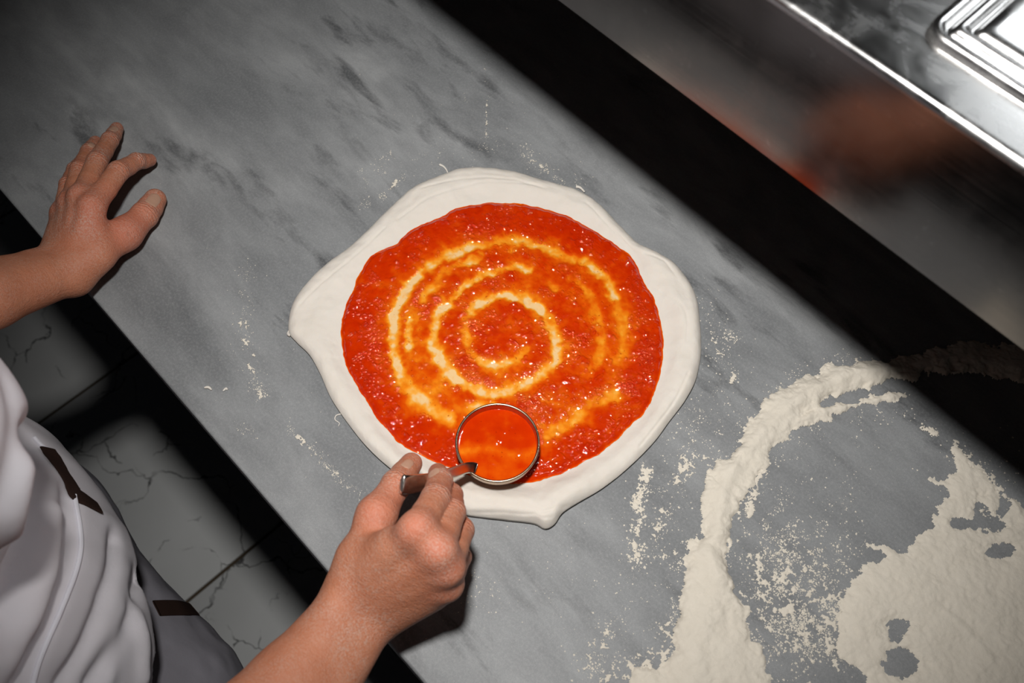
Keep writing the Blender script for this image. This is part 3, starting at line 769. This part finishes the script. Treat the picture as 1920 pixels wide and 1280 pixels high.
def smears():
    VV = []; FF = []; off = 0; res = 0.0006
    for k, (pth, wd, den) in enumerate(SM):
        L = pxline(pth, 0.0)[:, :2]; lo = L.min(0) - 2 * wd; hi = L.max(0) + 2 * wd
        nx, ny = np.ceil((hi - lo) / res).astype(int) + 1
        a, b = np.meshgrid(lo[0] + res * np.arange(nx), lo[1] + res * np.arange(ny), indexing='ij')
        q = np.stack([a.ravel(), b.ravel()], -1)
        rho = (den - 0.07) * np.exp(-(dist_poly(q, L) / wd) ** 2)
        n_ = 0.5 + 0.30 * fbm(q, 240, 4, 200, 0.8)
        v = n_ + rho - 0.98
        v[rho < 0.05] = -1
        keep = v > 0
        I = np.arange(nx * ny).reshape(nx, ny)
        F = np.stack([I[:-1, :-1], I[1:, :-1], I[1:, 1:], I[:-1, 1:]], -1).reshape(-1, 4); F = F[keep[F].all(1)]
        if not len(F): continue
        used = np.zeros(len(q), bool); used[F.ravel()] = True; mp = np.cumsum(used) - 1
        z = MZ + 0.00015 + np.minimum(v, 0.3) * 0.003 + 0.00002 * k
        VV.append(np.stack([q[:, 0], q[:, 1], z], -1)[used]); FF.append(mp[F] + off); off += used.sum()
    return np.concatenate(VV), np.concatenate(FF)
v, f = smears()
SMV, SMF = v, np.concatenate([f[:, [0, 1, 2]], f[:, [0, 2, 3]]])
# loose grains
rng = np.random.default_rng(4)
GR = []
def grains(cx, cy, sx, sy, n, r0, r1, ang=0.0):
    a = rng.normal(size=(n, 2)) * (sx, sy); c, s = math.cos(ang), math.sin(ang)
    for dx, dy in a: GR.append((cx + dx * c - dy * s, cy + dx * s + dy * c, r0 + (r1 - r0) * rng.random() ** 3))
def along(pts, wd, n, r0, r1):
    L = spline(pts, 8); 
    for _ in range(n):
        k = rng.random() * (len(L) - 1); i = int(k); p = L[i] + (L[i + 1] - L[i]) * (k - i)
        GR.append((p[0] + rng.normal() * wd, p[1] + rng.normal() * wd, r0 + (r1 - r0) * rng.random() ** 3))
m_ = 0.001
grains(1490, 1090, 60, 80, 6500, .18 * m_, .8 * m_); grains(1510, 1180, 60, 35, 3000, .18 * m_, .8 * m_)
grains(1480, 960, 60, 50, 320, .2 * m_, .8 * m_); grains(1600, 860, 90, 70, 160, .2 * m_, .6 * m_)
along([(1215, 870), (1205, 930), (1195, 1000), (1190, 1060)], 9, 420, .25 * m_, 1.3 * m_); along([(1203, 905), (1195, 950)], 5, 260, .4 * m_, 1.5 * m_)
grains(1240, 1000, 40, 110, 650, .2 * m_, .8 * m_); grains(1180, 1130, 60, 60, 300, .2 * m_, .8 * m_)
grains(1270, 860, 40, 60, 450, .2 * m_, .8 * m_); grains(1300, 800, 30, 60, 420, .2 * m_, .8 * m_)
along([(1330, 560), (1350, 640), (1370, 720), (1330, 800)], 22, 620, .2 * m_, .8 * m_); along([(1362, 622), (1385, 640)], 5, 70, .3 * m_, .9 * m_); along([(1368, 722), (1380, 700)], 5, 70, .3 * m_, .9 * m_)
along([(1390, 860), (1420, 940), (1400, 1000)], 12, 400, .25 * m_, 1.0 * m_); along([(1400, 960), (1425, 890), (1435, 870)], 4, 200, .4 * m_, 1.3 * m_)
along([(1100, 1240), (1130, 1210), (1145, 1180)], 18, 260, .2 * m_, .9 * m_); along([(1080, 1255), (1200, 1250)], 14, 260, .2 * m_, .9 * m_)
along([(912, 110), (912, 170), (915, 210), (910, 262)], 2.5, 130, .2 * m_, .7 * m_); along([(873, 130), (872, 200)], 3, 30, .2 * m_, .5 * m_)
along([(760, 300), (800, 290), (880, 280), (960, 275), (1000, 300), (1040, 325), (1085, 345)], 14, 620, .18 * m_, .55 * m_); along([(980, 280), (1010, 310), (1060, 345)], 5, 150, .2 * m_, .7 * m_)
along([(690, 385), (720, 365), (755, 330)], 5, 230, .2 * m_, .6 * m_); along([(675, 390), (685, 340), (672, 315)], 6, 200, .2 * m_, .6 * m_); along([(716, 298), (732, 285)], 3, 25, .3 * m_, .9 * m_); along([(705, 312), (735, 340)], 10, 70, .2 * m_, .6 * m_)
along([(470, 500), (450, 590), (470, 680), (490, 742)], 14, 620, .16 * m_, .5 * m_); along([(474, 690), (485, 735), (495, 745)], 4, 170, .2 * m_, .7 * m_)
along([(530, 790), (570, 830), (620, 880), (680, 930)], 6, 760, .16 * m_, .5 * m_); grains(460, 805, 12, 10, 60, .2 * m_, .6 * m_)
grains(560, 700, 120, 120, 260, .12 * m_, .4 * m_); grains(900, 220, 220, 110, 240, .12 * m_, .4 * m_); grains(950, 1080, 120, 70, 260, .14 * m_, .5 * m_); grains(350, 500, 150, 150, 90, .12 * m_, .35 * m_)
grains(900, 1120, 30, 25, 70, .2 * m_, .7 * m_); along([(890, 1080), (905, 1130), (925, 1115)], 4, 60, .2 * m_, .6 * m_)
along([(1300, 1010), (1280, 1120), (1255, 1220)], 14, 600, .25 * m_, 1.0 * m_); along([(1400, 930), (1460, 850), (1560, 800), (1700, 770)], 12, 340, .2 * m_, .8 * m_); along([(1310, 930), (1400, 780), (1500, 700), (1600, 670)], 10, 420, .2 * m_, .8 * m_)
grains(1840, 890, 50, 40, 260, .25 * m_, 1.1 * m_); along([(1730, 800), (1755, 812)], 4, 50, .5 * m_, 1.7 * m_); grains(1600, 1100, 20, 60, 400, .25 * m_, 1.0 * m_); grains(535, 190, 1, 1, 2, .5 * m_, .6 * m_)
OC = np.array([(1, 0, 0), (0, 1, 0), (-1, 0, 0), (0, -1, 0), (0, 0, 1)], float)
OF = np.array([(0, 1, 4), (1, 2, 4), (2, 3, 4), (3, 0, 4)])
G = np.array(GR)
gp = np.array([P(x, y) for x, y, _ in GR])
dsau = np.hypot(gp[:, 0] - PC[0], gp[:, 1] - PC[1]) - r_out(np.arctan2(gp[:, 1] - PC[1], gp[:, 0] - PC[0]))
ok = (dsau > 0.001) & (gp[:, 1] > EDGE_Y + 0.003) & (fbm(gp[:, :2], 130, 4, 61) + 0.35 > rng.random(len(gp)) * 0.9)
gp, G = gp[ok], G[ok]
sz = G[:, 2][:, None, None] * (0.7 + 0.6 * rng.random((len(G), 5, 1)))
a = rng.random(len(G)) * 6.28; ca, sa = np.cos(a), np.sin(a)
base = np.stack([OC[None, :, 0] * ca[:, None] - OC[None, :, 1] * sa[:, None], OC[None, :, 0] * sa[:, None] + OC[None, :, 1] * ca[:, None], np.tile(OC[:, 2] * 0.6, (len(G), 1))], -1)
V = gp[:, None] + base * sz + np.array([0, 0, 0.00005])
F = (np.arange(len(G))[:, None, None] * 5 + OF[None]).reshape(-1, 3)
V = V.reshape(-1, 3); F = np.concatenate([F, SMF + len(V)]); V = np.concatenate([V, SMV])
o = mesh_obj('flour_dusting', V, F, M_FLOUR, None, False)
tag(o, 'fine loose flour grains and thin smears scattered over the marble around the pizza', 'flour', kind='stuff')
for pts, r, lb in (([(383, 727), (391, 726), (397, 731)], .0012, 'tiny curled dough scrap on the marble nearer to the left hand'), ([(418, 733), (424, 728), (426, 731)], .0010, 'tiny curled dough scrap on the marble nearer to the pizza')):
    L = pxline(pts, 0.001, 4); L[:, 2] = MZ + r + 0.0001
    v, f = tube(L, r * np.sin(np.linspace(0.5, 2.8, len(L))), 6)
    tag(mesh_obj('dough_scrap', v, f, M_DOUGH), lb, 'dough scrap', 'dough scraps on the marble')

# ------------------------------------------------------------------ the cook
def W(x, y, z): return np.array([x, y, MZ + z])
JL = {'elbow': W(-0.585, -0.175, 0.15), 'sho': W(-0.555, -0.24, 0.40)}
JR = {'elbow': W(-0.115, -0.215, 0.16), 'sho': W(-0.215, -0.26, 0.40)}
HANDS = {
 'L': dict(
    fore=P(-40, 552, 0.062), wrist=P(108, 522, 0.032), wr_u=P(99, 501, 0.028), wr_r=P(136, 515, 0.031),
    thumb=[P(180, 478, 0.033), P(234, 438, 0.023), P(271, 403, 0.0165), P(291, 374, 0.0115)], thr=[.0125, .0122, .0112, .0092],
    fingers=[
      [P(172, 388, 0.050), P(222, 321, 0.040), P(256, 302, 0.027), P(281, 300, 0.014)],
      [P(152, 370, 0.047), P(182, 303, 0.036), P(206, 263, 0.022), P(219, 241, 0.011)],
      [P(133, 380, 0.037), P(149, 319, 0.029), P(167, 284, 0.017), P(179, 266, 0.008)],
      [P(117, 400, 0.026), P(127, 346, 0.021), P(139, 317, 0.013), P(149, 303, 0.0065)]],
    fr=[[.0100, .0086, .0072, .0056], [.0094, .0085, .0074, .0058], [.0090, .0080, .0070, .0055], [.0082, .0069, .0060, .0048]]),
 'R': dict(
    fore=P(563, 1296, 0.078), wrist=P(679, 1145, 0.072), wr_u=P(655, 1114, 0.076), wr_r=P(705, 1160, 0.062),
    thumb=[P(672, 1048, 0.088), P(706, 966, 0.092), P(743, 908, 0.082), P(771, 869, 0.064)], thr=[.0120, .0112, .0098, .0076],
    fingers=[
      [P(781, 993, 0.130), P(817, 934, 0.104), P(825, 901, 0.085), P(821, 886, 0.066)],
      [P(822, 1034, 0.124), P(847, 960, 0.096), P(846, 928, 0.072), P(828, 908, 0.056)],
      [P(838, 1066, 0.112), P(864, 994, 0.080), P(850, 968, 0.054), P(818, 968, 0.046)],
      [P(838, 1096, 0.094), P(862, 1044, 0.062), P(846, 1014, 0.042), P(816, 1010, 0.038)]],
    fr=[[.0100, .0094, .0082, .0066], [.0098, .0088, .0078, .0064], [.0096, .0086, .0076, .0062], [.0090, .0076, .0066, .0056]])}
reds = []; dusts = []
def build_arm(H, J, res=0.0011):
    hand = np.array([H['fore'], H['wrist']] + H['thumb'] + [p for f in H['fingers'] for p in f])
    left = H is HANDS['L']
    e1 = H['fore'] + 0.40 * (J['elbow'] - H['fore'])
    f = Field(np.minimum(hand.min(0) - 0.036, e1 - 0.046), np.maximum(hand.max(0) + 0.036, e1 + 0.046), res)
    wr, wu, wl, fo = H['wrist'], H['wr_u'], H['wr_r'], H['fore']
    d = fo - wr; dn = d / np.linalg.norm(d)
    side = (wl - wu); side = side / np.linalg.norm(side)
    f.cone(wu + 0.004 * side, fo - 0.009 * side, 0.0165, 0.0225, 0.008)          # the two forearm bones
    f.cone(wl - 0.004 * side, fo + 0.009 * side, 0.0165, 0.0225, 0.010)
    for sg in (-1, 1): f.cone(fo + sg * 0.009 * side, e1 + sg * 0.010 * side, 0.0225, 0.0225, 0.008)
    f.cone(wu + np.array([0, 0, 0.008]) - 0.002 * side, wu + np.array([0, 0, 0.008]) + dn * 0.01 - 0.002 * side, 0.010, 0.008, 0.010)   # wrist bone
    mc = [fg[0] for fg in H['fingers']]
    for i, mp_ in enumerate(mc):
        s = i / 3.0
        base = (wu * s + wl * (1 - s)) if left else (wu * (1 - s) + wl * s)
        low = np.array([0, 0, -0.009])
        f.cone(base, mp_, 0.0135, 0.0090 - 0.0003 * i, 0.007)
        f.cone(base + low * 0.6, mp_ * 0.84 + base * 0.16 + low, 0.012, 0.0095, 0.006)
    th_ = H['thumb']; tb = wl if left else wu
    f.cone(tb, th_[0], 0.0145, H['thr'][0], 0.008)
    f.cone(th_[0], th_[1], H['thr'][0], H['thr'][1], 0.006)
    f.cone(th_[0], mc[0] * 0.55 + th_[0] * 0.45, 0.0105, 0.0085, 0.010)      # web of the thumb
    f.cone(tb * 0.5 + th_[0] * 0.5, mc[1] * 0.4 + th_[0] * 0.6 + np.array([0, 0, -0.010]), 0.012, 0.009, 0.008)
    for i, mp_ in enumerate(mc):                                             # tendons and knuckles
        s = i / 3.0; base = (wu * s + wl * (1 - s)) if left else (wu * (1 - s) + wl * s)
        up = np.array([0, 0, 0.0092])
        f.cone(base * 0.45 + mp_ * 0.55 + up * 0.95, mp_ + up * 0.70, 0.0012, 0.0026, 0.005)
        k_ = mp_ + np.array([0, 0, 0.0012]); f.cone(k_, k_ + 1e-5, 0.0084 - 0.0003 * i, 0.0084, 0.005)
    Pm = f.D.copy(); out = f.D
    chains = [(fg, rr) for fg, rr in zip(H['fingers'], H['fr'])] + [(th_[1:], H['thr'][1:])]
    for ci, (fg, rr) in enumerate(chains):
        Fd = f.blank(); nb = len(fg) - 1
        for k in range(nb):
            mid = 0.5 * (fg[k] + fg[k + 1]) + np.array([0, 0, -0.0006]); rm = 0.5 * (rr[k] + rr[k + 1]) * (0.945 if k < nb - 1 else 1.0)
            f.cone(fg[k], mid, rr[k], rm, 0.0016, Fd); f.cone(mid, fg[k + 1], rm, rr[k + 1], 0.0016, Fd)
        out = np.minimum(out, smin(Pm, Fd, (0.006 if left else 0.009) if ci < 4 else 0.009))
        for k in range(1, len(fg)): reds.append((fg[k], 0.010, 0.8)); dusts.append((fg[k], 0.016, 0.9))
        reds.append((fg[0] + np.array([0, 0, 0.008]), 0.013, 0.7)); dusts.append((fg[0], 0.02, 0.6))
        for k in range(0 if ci < 4 else 0, nb):
            ax = fg[k + 1] - fg[max(k - 1, 0)]; joints.append((fg[k], ax / np.linalg.norm(ax), rr[k], 1.0 if k else 0.35))
    V, F = f.nets(out)
    kn = np.zeros(len(V))
    for mp_ in mc: kn = np.maximum(kn, np.exp(-(np.linalg.norm(V - mp_, axis=1) / 0.019) ** 2))
    V = relax(V, F, 18 if left else 60, 0.5 * sstep(0.25, 0.7, kn)); V = relax(V, F, 3, np.full(len(V), 0.4))
    return V, F
def relax(V, F, n, w):
    E = np.concatenate([F[:, [0, 1]], F[:, [1, 2]], F[:, [2, 3]], F[:, [3, 0]]])
    deg = np.bincount(E.ravel(), minlength=len(V)).astype(float)[:, None]
    for _ in range(n):
        A = np.stack([np.bincount(E[:, 0], V[E[:, 1], k], len(V)) + np.bincount(E[:, 1], V[E[:, 0], k], len(V)) for k in range(3)], 1)
        V = V + w[:, None] * (A / deg - V)
    return V
joints = []
arms = {}
allV = []; allF = []; off = 0
for k, J in (('L', JL), ('R', JR)):
    V, F = build_arm(HANDS[k], J)
    arms[k] = (V, F)
    allV.append(V); allF.append(F + off); off += len(V)
dusts += [(P(95, 440, 0.03), 0.04, 0.9), (P(85, 480, 0.03), 0.02, 0.8), (P(600, 1160, 0.1), 0.03, 0.5), (P(700, 1060, 0.12), 0.05, 0.55), (P(690, 1200, 0.09), 0.03, 0.6), (P(150, 420, 0.05), 0.03, 0.5)]
reds += [(P(245, 430, .03), .03, .8), (P(180, 400, .05), .03, .7), (P(740, 920, .1), .025, .5), (P(270, 400, .02), .02, .7)]
# trunk, upper arms, neck and head (coarse), joined into the same body
bf = Field(W(-0.75, -0.50, -0.55), W(-0.03, 0.05, 0.86), 0.006)
CX, CY = -0.395, -0.20
for k, J in (('L', JL), ('R', JR)):
    H = HANDS[k]; fo = H['fore']; d = (fo - H['wrist']); d /= np.linalg.norm(d)
    sd_ = H['wr_r'] - H['wr_u']; sd_ = sd_ / np.linalg.norm(sd_)
    for sg in (-1, 1): bf.cone(fo + sg * 0.009 * sd_, J['elbow'] + sg * 0.006 * sd_, 0.0195, 0.033, 0.008)
    bf.cone(J['elbow'], J['sho'], 0.036, 0.045, 0.02)
bf.ellipsoid(W(CX, CY - 0.02, 0.27), (0.15, 0.085, 0.16), 0.03); bf.ellipsoid(W(CX, CY - 0.02, 0.08), (0.145, 0.09, 0.16), 0.03)
bf.ellipsoid(W(CX, CY - 0.02, -0.08), (0.165, 0.10, 0.13), 0.03)
for s in (-1, 1):
    bf.cone(W(CX, CY - 0.03, 0.41), W(CX + s * 0.16, CY - 0.045, 0.40), 0.045, 0.05, 0.03)
    bf.cone(W(CX + s * 0.08, CY - 0.03, -0.12), W(CX + s * 0.09, CY - 0.05, -0.50), 0.075, 0.055, 0.03)
bf.cone(W(CX, CY - 0.03, 0.42), W(CX, CY + 0.005, 0.53), 0.052, 0.048, 0.03)
hc = W(CX + 0.0, CY + 0.035, 0.635)
bf.ellipsoid(hc, (0.073, 0.092, 0.098), 0.01); bf.ellipsoid(hc + np.array([0, 0.035, -0.06]), (0.050, 0.052, 0.055), 0.03)
bf.cone(hc + np.array([0, 0.088, 0.005]), hc + np.array([0, 0.105, -0.028]), 0.009, 0.013, 0.012)
for s in (-1, 1): bf.ellipsoid(hc + np.array([s * 0.074, -0.01, -0.01]), (0.009, 0.017, 0.028), 0.006)
V, F = bf.nets(); allV.append(V); allF.append(F + off)
V = np.concatenate(allV); F = np.concatenate(allF)
red = np.zeros(len(V)); du = np.full(len(V), 0.26)
for c, r, s in reds: red = np.maximum(red, s * np.exp(-(np.linalg.norm(V - c, axis=1) / r) ** 2))
for c, r, s in dusts: du = np.maximum(du, s * np.exp(-(np.linalg.norm(V - c, axis=1) / r) ** 2))
ws = np.zeros(len(V)); wc = np.zeros(len(V))
for c, ax, r, st in joints:
    dv = V - c; s1 = dv @ ax; rad = np.linalg.norm(dv - s1[:, None] * ax, axis=1)
    wt = st * np.exp(-(s1 / 0.0062) ** 2) * sstep(r * 1.9, r * 1.25, rad) * sstep(-0.004, 0.003, dv[:, 2])
    b_ = wt > wc; wc[b_] = wt[b_]; ws[b_] = s1[b_]
person = mesh_obj('person', V, F, M_SKIN, None, True, {'red': red, 'dust': du, 'crease_pos': ws * 1000.0, 'crease_amt': wc})
tag(person, 'person in a white shirt leaning a hand on the marble and spooning sauce', 'person')
PERSON_V, PERSON_F = V, F
bvh_p = BVHTree.FromPolygons(V.tolist(), F.tolist())

# fingernails: thin curved plates laid on the finger tops
def nail(px, py, along_px, length, width, parent=person):
    """plate centred where the pixel's ray meets the finger, growing towards along_px"""
    h0, n0, _, _ = bvh_p.ray_cast(Vector(CAM.tolist()), Vector(ray(px, py).tolist()))
    if h0 is None: return
    c = np.array(h0); nn = np.array(n0)
    q = ray(*along_px); q = CAM + q * (np.linalg.norm(c - CAM)); t = q - c; t -= nn * (t @ nn); t /= np.linalg.norm(t)
    s = np.cross(nn, t); V = []; nu, nv = 9, 11
    for iv in range(nv):
        b = iv / (nv - 1) * 2 - 1
        hw = width / 2 * (1 - 0.10 * (b > 0) * b ** 2) * (math.sqrt(max(1 - max(abs(b) - 0.55, 0) ** 2 / 0.21, 0.02)))
        for iu in range(nu):
            a = iu / (nu - 1) * 2 - 1
            p0 = c + t * b * length / 2 + s * a * hw
            loc, nrm, _, _ = bvh_p.find_nearest(Vector((p0 + nn * 0.002).tolist()))
            V.append(np.array(loc) + np.array(nrm) * (0.00045 - 0.0004 * (abs(a) > 0.99 or abs(b) > 0.99)))
    F = [(i * nu + k, i * nu + k + 1, (i + 1) * nu + k + 1, (i + 1) * nu + k) for i in range(nv - 1) for k in range(nu - 1)]
    mesh_obj('fingernail', V, F, M_NAIL, parent)
nail(289, 374, (303, 352), 0.0150, 0.0135)
nail(214, 241, (224, 222), 0.0115, 0.0090)
nail(765, 868, (777, 848), 0.0125, 0.0085)
nail(813, 884, (816, 862), 0.0115, 0.0105)
nail(172, 271, (180, 258), 0.009, 0.0075)

# ------------------------------------------------------------------ clothes
sf = Field(W(-0.72, -0.40, -0.06), W(-0.08, 0.02, 0.50), 0.0034)
sf.ellipsoid(W(CX + 0.003, -0.198, 0.055), (0.176, 0.125, 0.21), 0.03)
sf.ellipsoid(W(CX, -0.20, 0.27), (0.165, 0.105, 0.17), 0.05)
sf.ellipsoid(W(CX + 0.012, -0.182, -0.04), (0.190, 0.114, 0.12), 0.05)
for s in (-1, 1):
    sf.ellipsoid(W(CX + s * 0.072, -0.128, 0.235), (0.076, 0.090, 0.080), 0.03)
    sf.cone(W(CX, CY - 0.03, 0.405), W(CX + s * 0.165, CY - 0.05, 0.40), 0.056, 0.060, 0.04)
for J in (JL, JR):
    e = J['sho'] + (J['elbow'] - J['sho']) * 0.62
    sf.cone(J['sho'], e, 0.060, 0.056, 0.03)
D = sf.D
zax = sf.lo[2] + sf.res * np.arange(sf.n[2])
hem = MZ - 0.035
D[:, :, zax < hem] = np.maximum(D[:, :, zax < hem], (hem - zax[zax < hem])[None, None])
V, F = sf.nets(); N = vnormals(V, F)
bvh0 = BVHTree.FromPolygons(V.tolist(), F.tolist())
def drape(pts, bv, n=10):
    L = spline(np.array([(x, y, 0.0) for x, y in pts]), n); out = []; nr_ = []
    for x, y, _ in L:
        h, nn, _, _ = bv.ray_cast(Vector(CAM.tolist()), Vector(ray(x, y).tolist()))
        if h is not None: out.append(np.array(h)); nr_.append(np.array(nn))
    return np.array(out), np.array(nr_)
# folds: (pixel path, depth, half width)
FOLDS = [([(0, 1140), (30, 1060), (62, 950), (72, 860), (58, 820)], -0.012, 0.010), ([(40, 1280), (90, 1150), (130, 1020), (130, 930)], -0.006, 0.009),
         ([(120, 1280), (170, 1180), (205, 1080), (215, 1010)], -0.006, 0.007), ([(175, 1280), (235, 1170), (262, 1080)], -0.007, 0.008), ([(285, 1280), (290, 1180), (268, 1080)], -0.008, 0.007),
         ([(0, 930), (25, 860), (35, 790), (20, 720)], -0.004, 0.010), ([(200, 1270), (215, 1210), (235, 1150)], 0.004, 0.008), ([(20, 1240), (60, 1150), (95, 1050), (100, 960)], 0.005, 0.012), ([(265, 1270), (262, 1200), (250, 1130)], 0.005, 0.008), ([(0, 1020), (20, 960), (40, 880)], 0.006, 0.010)]
disp = np.zeros(len(V))
for path, amp, wd in FOLDS:
    L, _n = drape(path, bvh0)
    if len(L) > 1: disp += amp * np.exp(-(dist_poly(V, L) / wd) ** 2)
disp += 0.0035 * noise(V * np.array([1, 1, 0.35]), 22, 3) + 0.0012 * noise(V * np.array([1, 1, 0.5]), 60, 5)
V = V + N * disp[:, None]
shirt = mesh_obj('shirt', V, F, M_SHIRT, person); shirt['label'] = 'loose white cotton shirt with long folds'
bvh_s = BVHTree.FromPolygons(V.tolist(), F.tolist())
# trousers / apron below
tf = Field(W(-0.62, -0.42, -0.90), W(-0.16, 0.02, 0.06), 0.005)
tf.ellipsoid(W(CX + 0.044, -0.200, -0.16), (0.202, 0.122, 0.125), 0.03)
for s in (-1, 1):
    tf.cone(W(CX + s * 0.105 + 0.034, -0.168, -0.19), W(CX + s * 0.095, -0.235, -0.50), 0.092, 0.072, 0.04)
    tf.cone(W(CX + s * 0.095, -0.235, -0.50), W(CX + s * 0.10, -0.27, -0.84), 0.072, 0.062, 0.02)
V, F = tf.nets()
N = vnormals(V, F); V = V + N * (0.003 * noise(V, 25, 9) + 0.001 * noise(V, 70, 4))[:, None]
trous = mesh_obj('trousers', V, F, M_TROUSER, person); trous['label'] = 'lavender-grey trousers with a dark brown band'
bvh_t = BVHTree.FromPolygons(V.tolist(), F.tolist())
for s in (-1, 1):
    hf = Field((CX + s * 0.10 - 0.08, -0.42, -0.01), (CX + s * 0.10 + 0.08, -0.12, 0.11), 0.004)
    a = np.array([CX + s * 0.10, -0.33, 0.040]); b = np.array([CX + s * 0.105, -0.215, 0.036])
    hf.cone(a, b, 0.038, 0.036, 0.02); hf.cone(a, a + np.array([0, 0.03, 0.035]), 0.036, 0.034, 0.02)
    zx = hf.lo[2] + hf.res * np.arange(hf.n[2]); hf.D[:, :, zx < 0.002] = np.maximum(hf.D[:, :, zx < 0.002], (0.002 - zx[zx < 0.002])[None, None])
    v, f = hf.nets(); mesh_obj('shoe', v, f, M_SHOE, person)
# hair
hf = Field(hc - 0.16, hc + 0.16, 0.006)
hf.ellipsoid(hc + np.array([0, -0.018, 0.016]), (0.086, 0.098, 0.100), 0.01); hf.ellipsoid(hc + np.array([0, -0.115, 0.02]), (0.04, 0.04, 0.04), 0.02)
zc = hf.lo[1] + hf.res * np.arange(hf.n[1])
g = np.stack(np.meshgrid(*[hf.lo[k] + hf.res * np.arange(hf.n[k]) for k in range(3)], indexing='ij'), -1) - hc
hf.D = np.maximum(hf.D, (g[..., 1] * 0.8 - g[..., 2] * 0.9 - 0.01))
v, f = hf.nets(); mesh_obj('hair', v, f, M_HAIR, person)
# trims laid on the clothes
def strip(name, path, bv, width, thick, mat, lift=0.0008, label=None):
    L, n_ = drape(path, bv)
    if len(L) < 2: return
    for _ in range(2): L[1:-1] = 0.25 * L[:-2] + 0.5 * L[1:-1] + 0.25 * L[2:]; n_[1:-1] = 0.25 * n_[:-2] + 0.5 * n_[1:-1] + 0.25 * n_[2:]
    v, f = sweep(L + n_ * lift, n_, width, thick)
    o = mesh_obj(name, v, f, mat, person)
    if label: o['label'] = label
strip('pocket_trim', [(88, 842), (110, 875), (128, 903), (140, 925), (160, 938), (184, 953)], bvh_s, 0.0145, 0.002, M_BROWN, label='dark brown ribbon trim on the shirt')
strip('piping', [(62, 820), (74, 833), (86, 843)], bvh_s, 0.0025, 0.002, M_PIPE)
strip('piping', [(138, 928), (148, 985), (150, 1030), (138, 1080), (110, 1150), (75, 1230), (60, 1280)], bvh_s, 0.0030, 0.0022, M_PIPE)
strip('waist_band', [(292, 1141), (320, 1140), (350, 1141), (380, 1148), (396, 1155), (406, 1161), (414, 1168)], bvh_t, 0.0155, 0.0015, M_BROWN, label='dark brown band on the trousers')
